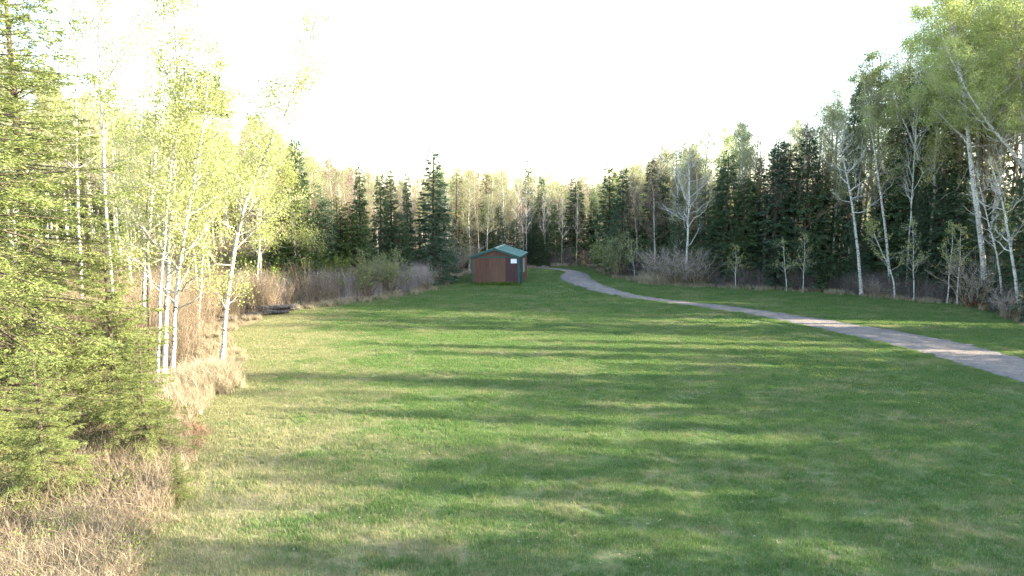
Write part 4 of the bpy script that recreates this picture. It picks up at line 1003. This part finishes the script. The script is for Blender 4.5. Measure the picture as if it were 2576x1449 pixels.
def strew(name, label, cat, P, src, s0, s1, seed, z0=.8, z1=1.2, tilt=0):
    rng = np.random.default_rng(seed); n_ = len(P); s = rng.uniform(s0, s1, n_)
    return scatter(name, label, cat, np.column_stack([P, gh(P[:, 0], P[:, 1]) - .01]), np.column_stack([rng.normal(size=(n_, 2)) * tilt, rng.uniform(0, 6.28, n_)]), np.column_stack([s, s, s * rng.uniform(z0, z1, n_)]), src, seed)
br = np.random.default_rng(3)
g2 = lambda L: np.array([at(*q)[:2] for q in L])
red = [stems_patch(600 + i, 200, 1.1, .9, 1.75, .008, M['red_stem']) for i in range(3)]
poly = g2([(600, 776), (700, 766), (800, 755), (930, 741), (1050, 727), (1085, 712), (1040, 700), (900, 705), (700, 722), (600, 735)])
strew('dogwood_brush', 'purplish brown dogwood brush along the far left of the lawn', 'brush', region(420, poly, br), red, .9, 1.15, 31)
# brown brush under the left wood
tan = [stems_patch(610 + i, 90, 1.3, .6, 2.4, .007, M['tan_stem'], .30, 5) for i in range(3)]
c3 = np.column_stack([br.uniform(-42, -6, 6000), br.uniform(20, 62, 6000)]); s3 = lawn_sd(c3[:, 0], c3[:, 1]); q3 = px_of(c3[:, 0], c3[:, 1])[0]
c3 = c3[(s3 < -1.6) & (q3 > -100) & (q3 < 900) & (c3[:, 1] > 25)][:750]
strew('undergrowth', 'bare brown undergrowth beneath the left wood', 'brush', c3, tan, .8, 1.25, 32)
c4 = np.column_stack([br.uniform(-12, 60, 12000), br.uniform(28, 75, 12000)]); s4 = lawn_sd(c4[:, 0], c4[:, 1]); q4 = px_of(c4[:, 0], c4[:, 1])[0]
c4 = c4[(s4 < -.5) & (s4 > -7) & (q4 > 1340) & (q4 < 2650) & (edge_dist(c4[:, 0], c4[:, 1], ROAD) > 1.2)][:520]
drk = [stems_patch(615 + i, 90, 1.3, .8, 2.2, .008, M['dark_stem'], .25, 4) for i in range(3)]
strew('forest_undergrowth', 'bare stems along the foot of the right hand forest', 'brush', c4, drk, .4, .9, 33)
# tall dry grass
dry = [blades(260, .9, .45, .95, .010, .75, br, M['dry_grass'], f'dry_clump_{i}', clump=5, seg=4, droop=.35) for i in range(4)]
rim = []
for a, b_ in zip(LAWN[:-1], LAWN[1:]):
    L_ = np.linalg.norm(b_ - a); nn = int(L_ * 5); t_ = br.uniform(size=(nn, 1)); nv = np.array([-(b_ - a)[1], (b_ - a)[0]]) / (L_ + 1e-9)
    rim.append(a + (b_ - a) * t_ + nv * br.uniform(-.15, 1.4, (nn, 1)))
rim = np.concatenate(rim); rim = rim[(lawn_sd(rim[:, 0], rim[:, 1]) < .15) & (rim[:, 1] > 9) & (edge_dist(rim[:, 0], rim[:, 1], ROAD) > .5) & (np.hypot(rim[:, 0] + 1.2, rim[:, 1] - 51.5) > 3.2)]
logc = np.array([at(q_, 787)[:2] for q_ in (545, 640, 670, 700)])
rim = rim[np.min(np.hypot(rim[:, None, 0] - logc[None, :, 0], rim[:, None, 1] - logc[None, :, 1]), 1) > 1.2]
strew('dry_grass', 'tall straw coloured grass fringing the lawn', 'grass', rim, dry, .45, .85, 34, .7, 1.0)
poly = g2([(410, 1010), (450, 955), (530, 940), (590, 945), (580, 985), (520, 1010), (460, 1060), (420, 1060)])
strew('tan_grass_tuft', 'bright tan clump of long grass at the foot of the left aspens', 'grass', region(75, poly, br), dry, .9, 1.3, 35)
poly = g2([(1600, 716), (1640, 722), (1760, 724), (1790, 716), (1700, 708), (1620, 706)])
strew('shaded_dry_grass', 'patch of tall dry grass below the big white leafless tree', 'grass', region(70, poly, br), dry, .9, 1.4, 36)
poly = g2([(-120, 1600), (230, 1560), (320, 1449), (390, 1330), (430, 1230), (455, 1150), (440, 1090), (380, 1090), (200, 1100), (-120, 1150)])
strew('bottom_dry_grass', 'long bent straw grass in the bottom left corner', 'grass', region(130, poly, br), dry, .45, .95, 37)
bram = [stems_patch(620 + i, 46, .9, .25, .8, .006, M['tan_stem'], .5, 4) for i in range(3)]
strew('bramble', 'tangled reddish brown bramble stems in the bottom left corner', 'brush', region(210, poly, br), bram, .7, 1.2, 38)
lf = []
for i in range(2):
    b = MB(); rng = np.random.default_rng(640 + i); n_ = 130; c = rng.uniform(-.5, .5, (n_, 3)); c[:, 2] = rng.uniform(.15, .75, n_); u_ = rand_unit(n_, rng); v_ = unit(np.cross(u_, rand_unit(n_, rng)))
    b.quads(np.stack([c - u_ * .03, c + v_ * .016, c + u_ * .03, c - v_ * .016], 1), 0, rng.uniform(size=n_)); lf.append(b.mesh(f'bramble_leaf_{i}', M['shrub_leaf']))
strew('bramble_leaves', 'small fresh green leaves among the brambles', 'leaves', region(70, poly, br), lf, .6, .9, 39)
strew('fresh_grass', 'fresh green grass shoots among the straw in the bottom left', 'grass', region(120, poly, br), lawn_src, .35, .6, 46, 2.0, 4.0)
ru = [blades(200, .9, .3, .7, .02, .9, br, M['rust'], f'bracken_{i}', clump=4, seg=3, droop=.45) for i in range(2)]
poly = g2([(2400, 772), (2440, 776), (2500, 785), (2520, 770), (2470, 755), (2410, 757)])
strew('dead_bracken', 'rusty orange heap of dead bracken at the right forest edge', 'bracken', region(26, poly, br), ru, .9, 1.3, 40)
poly = g2([(400, 1150), (480, 1160), (520, 1110), (500, 1075), (430, 1075)])
dl = [blades(150, .9, .2, .5, .02, 1.0, br, M['dead_leaf'], f'dead_leaf_{i}', seg=2, droop=.5) for i in range(2)]
strew('fallen_bracken', 'brown dead leaves and bracken below the tan grass', 'bracken', region(30, poly, br), dl, .4, .7, 41)
# leafy weeds along the shed's front wall
wd = [blades(70, .5, .12, .30, .035, .6, br, M['weed'], f'weed_{i}', seg=3, droop=.2) for i in range(3)]
fx = br.uniform(-3.3, -.1, 34); ca, sa = math.cos(R(-9.5)), math.sin(R(-9.5)); fy = br.uniform(-.32, -.1, 34)
P = np.column_stack([shed.location.x + fx * ca - fy * sa, shed.location.y + fx * sa + fy * ca])
strew('shed_weeds', 'low leafy green weeds along the foot of the shed front', 'weeds', P, wd, .9, 1.35, 42)
# dandelions and pale specks in the lawn
def dand(seed):
    b = MB(); rng = np.random.default_rng(seed); n_ = 9; c = rng.uniform(-.6, .6, (n_, 2)); a = np.linspace(0, 2 * PI, 7)[:-1]
    for (x, y) in c:
        z = rng.uniform(.07, .12)
        for k in range(3):
            th = k * PI / 3; e = np.array([math.cos(th), math.sin(th), 0]) * .026; f_ = np.array([-math.sin(th), math.cos(th), 0]) * .017
            o_ = np.array([x, y, z]); b.quads([[o_ - e, o_ + f_, o_ + e, o_ - f_]], 0, .5)
    return b
M['dandelion'] = leaf_mat('dandelion_yellow', (.70, .50, .02), (.75, .55, .03), None, .2)
M['litter'] = leaf_mat('pale_leaf_litter', (.26, .21, .15), (.42, .36, .28), None, .2)
dm = [dand(650 + i).mesh(f'dandelion_{i}', M['dandelion']) for i in range(3)]
poly = g2([(1700, 815), (2000, 855), (2250, 920), (2480, 1010), (2400, 1090), (2000, 940), (1750, 870)])
strew('dandelions', 'yellow dandelions dotted through the lawn beside the driveway', 'flowers', region(110, poly, br), dm, .6, .9, 43)
lm = []
for i in range(3):
    b = MB(); rng = np.random.default_rng(660 + i); n_ = 7; c = np.column_stack([rng.uniform(-.7, .7, (n_, 2)), rng.uniform(.04, .08, n_)]); u_ = unit(rng.normal(size=(n_, 3)) * np.array([1, 1, .3])); v_ = unit(np.cross(u_, np.array([0, 0, 1.]) + rng.normal(size=(n_, 3)) * .3))
    b.quads(np.stack([c - u_ * .028, c + v_ * .018, c + u_ * .03, c - v_ * .018], 1), 0, rng.uniform(size=n_)); lm.append(b.mesh(f'litter_{i}', M['litter']))
poly = np.array([(-7.5, 10.5), (12, 10.5), (16, 24), (-9, 24)])
strew('leaf_litter', 'pale dead leaves scattered on the near lawn', 'leaves', region(110, poly, br), lm, .5, .9, 44)

# ------------------------------------------------------------------ old logs at the far left edge of the lawn
M['log'] = bark_mat('weathered_log', (.12, .11, .105), (.03, .028, .028), (10, 10, 10), .4, .62)
lr = np.random.default_rng(8)
LOGS = [(690, 783, 2.4, .15, .12, .30, 'dark weathered log on top at the right end of the brush pile'), (668, 789, 2.6, .13, .05, .12, 'long grey log at the front of the brush pile'),
        (632, 792, 2.0, .11, .22, .10, 'thin grey log at the left of the brush pile'), (545, 800, 1.8, .13, -.1, .12, 'short dark log lying left of the leaning aspen'), (705, 782, 1.9, .12, .4, .14, 'short dark log at the back of the brush pile')]
for (qx_, qy_, L_, r_, rz_, z_, lb) in LOGS:
    b = MB(); k = 7; s = np.linspace(-.5, .5, k); P = np.column_stack([s * L_, lr.normal(size=k) * .03, lr.normal(size=k) * .015])
    P = np.concatenate([P[:1] , P, P[-1:]]); rr = r_ * (1 + lr.normal(size=k) * .06) * np.linspace(1.1, .8, k); rr = np.concatenate([[.003], rr, [.003]])
    b.tubes(P[None], rr[None], 9)
    o = link('log', b.mesh('log', M['log'], True)); p = at(qx_, qy_); o.location = (p[0], p[1], gh(p[0], p[1]) + z_); o.rotation_euler = (0, lr.uniform(-.08, .05), rz_)
    tag(o, lb, 'log', 'old logs at the edge of the lawn')
st = [stems_patch(670, 40, 1.0, .3, .9, .012, M['tan_stem'], .9, 2)]
poly = g2([(520, 806), (700, 786), (712, 776), (600, 782), (520, 796)])
strew('brush_pile', 'heap of broken grey sticks around the old logs', 'sticks', region(26, poly, br), st, .7, 1.0, 45, .35, .6)
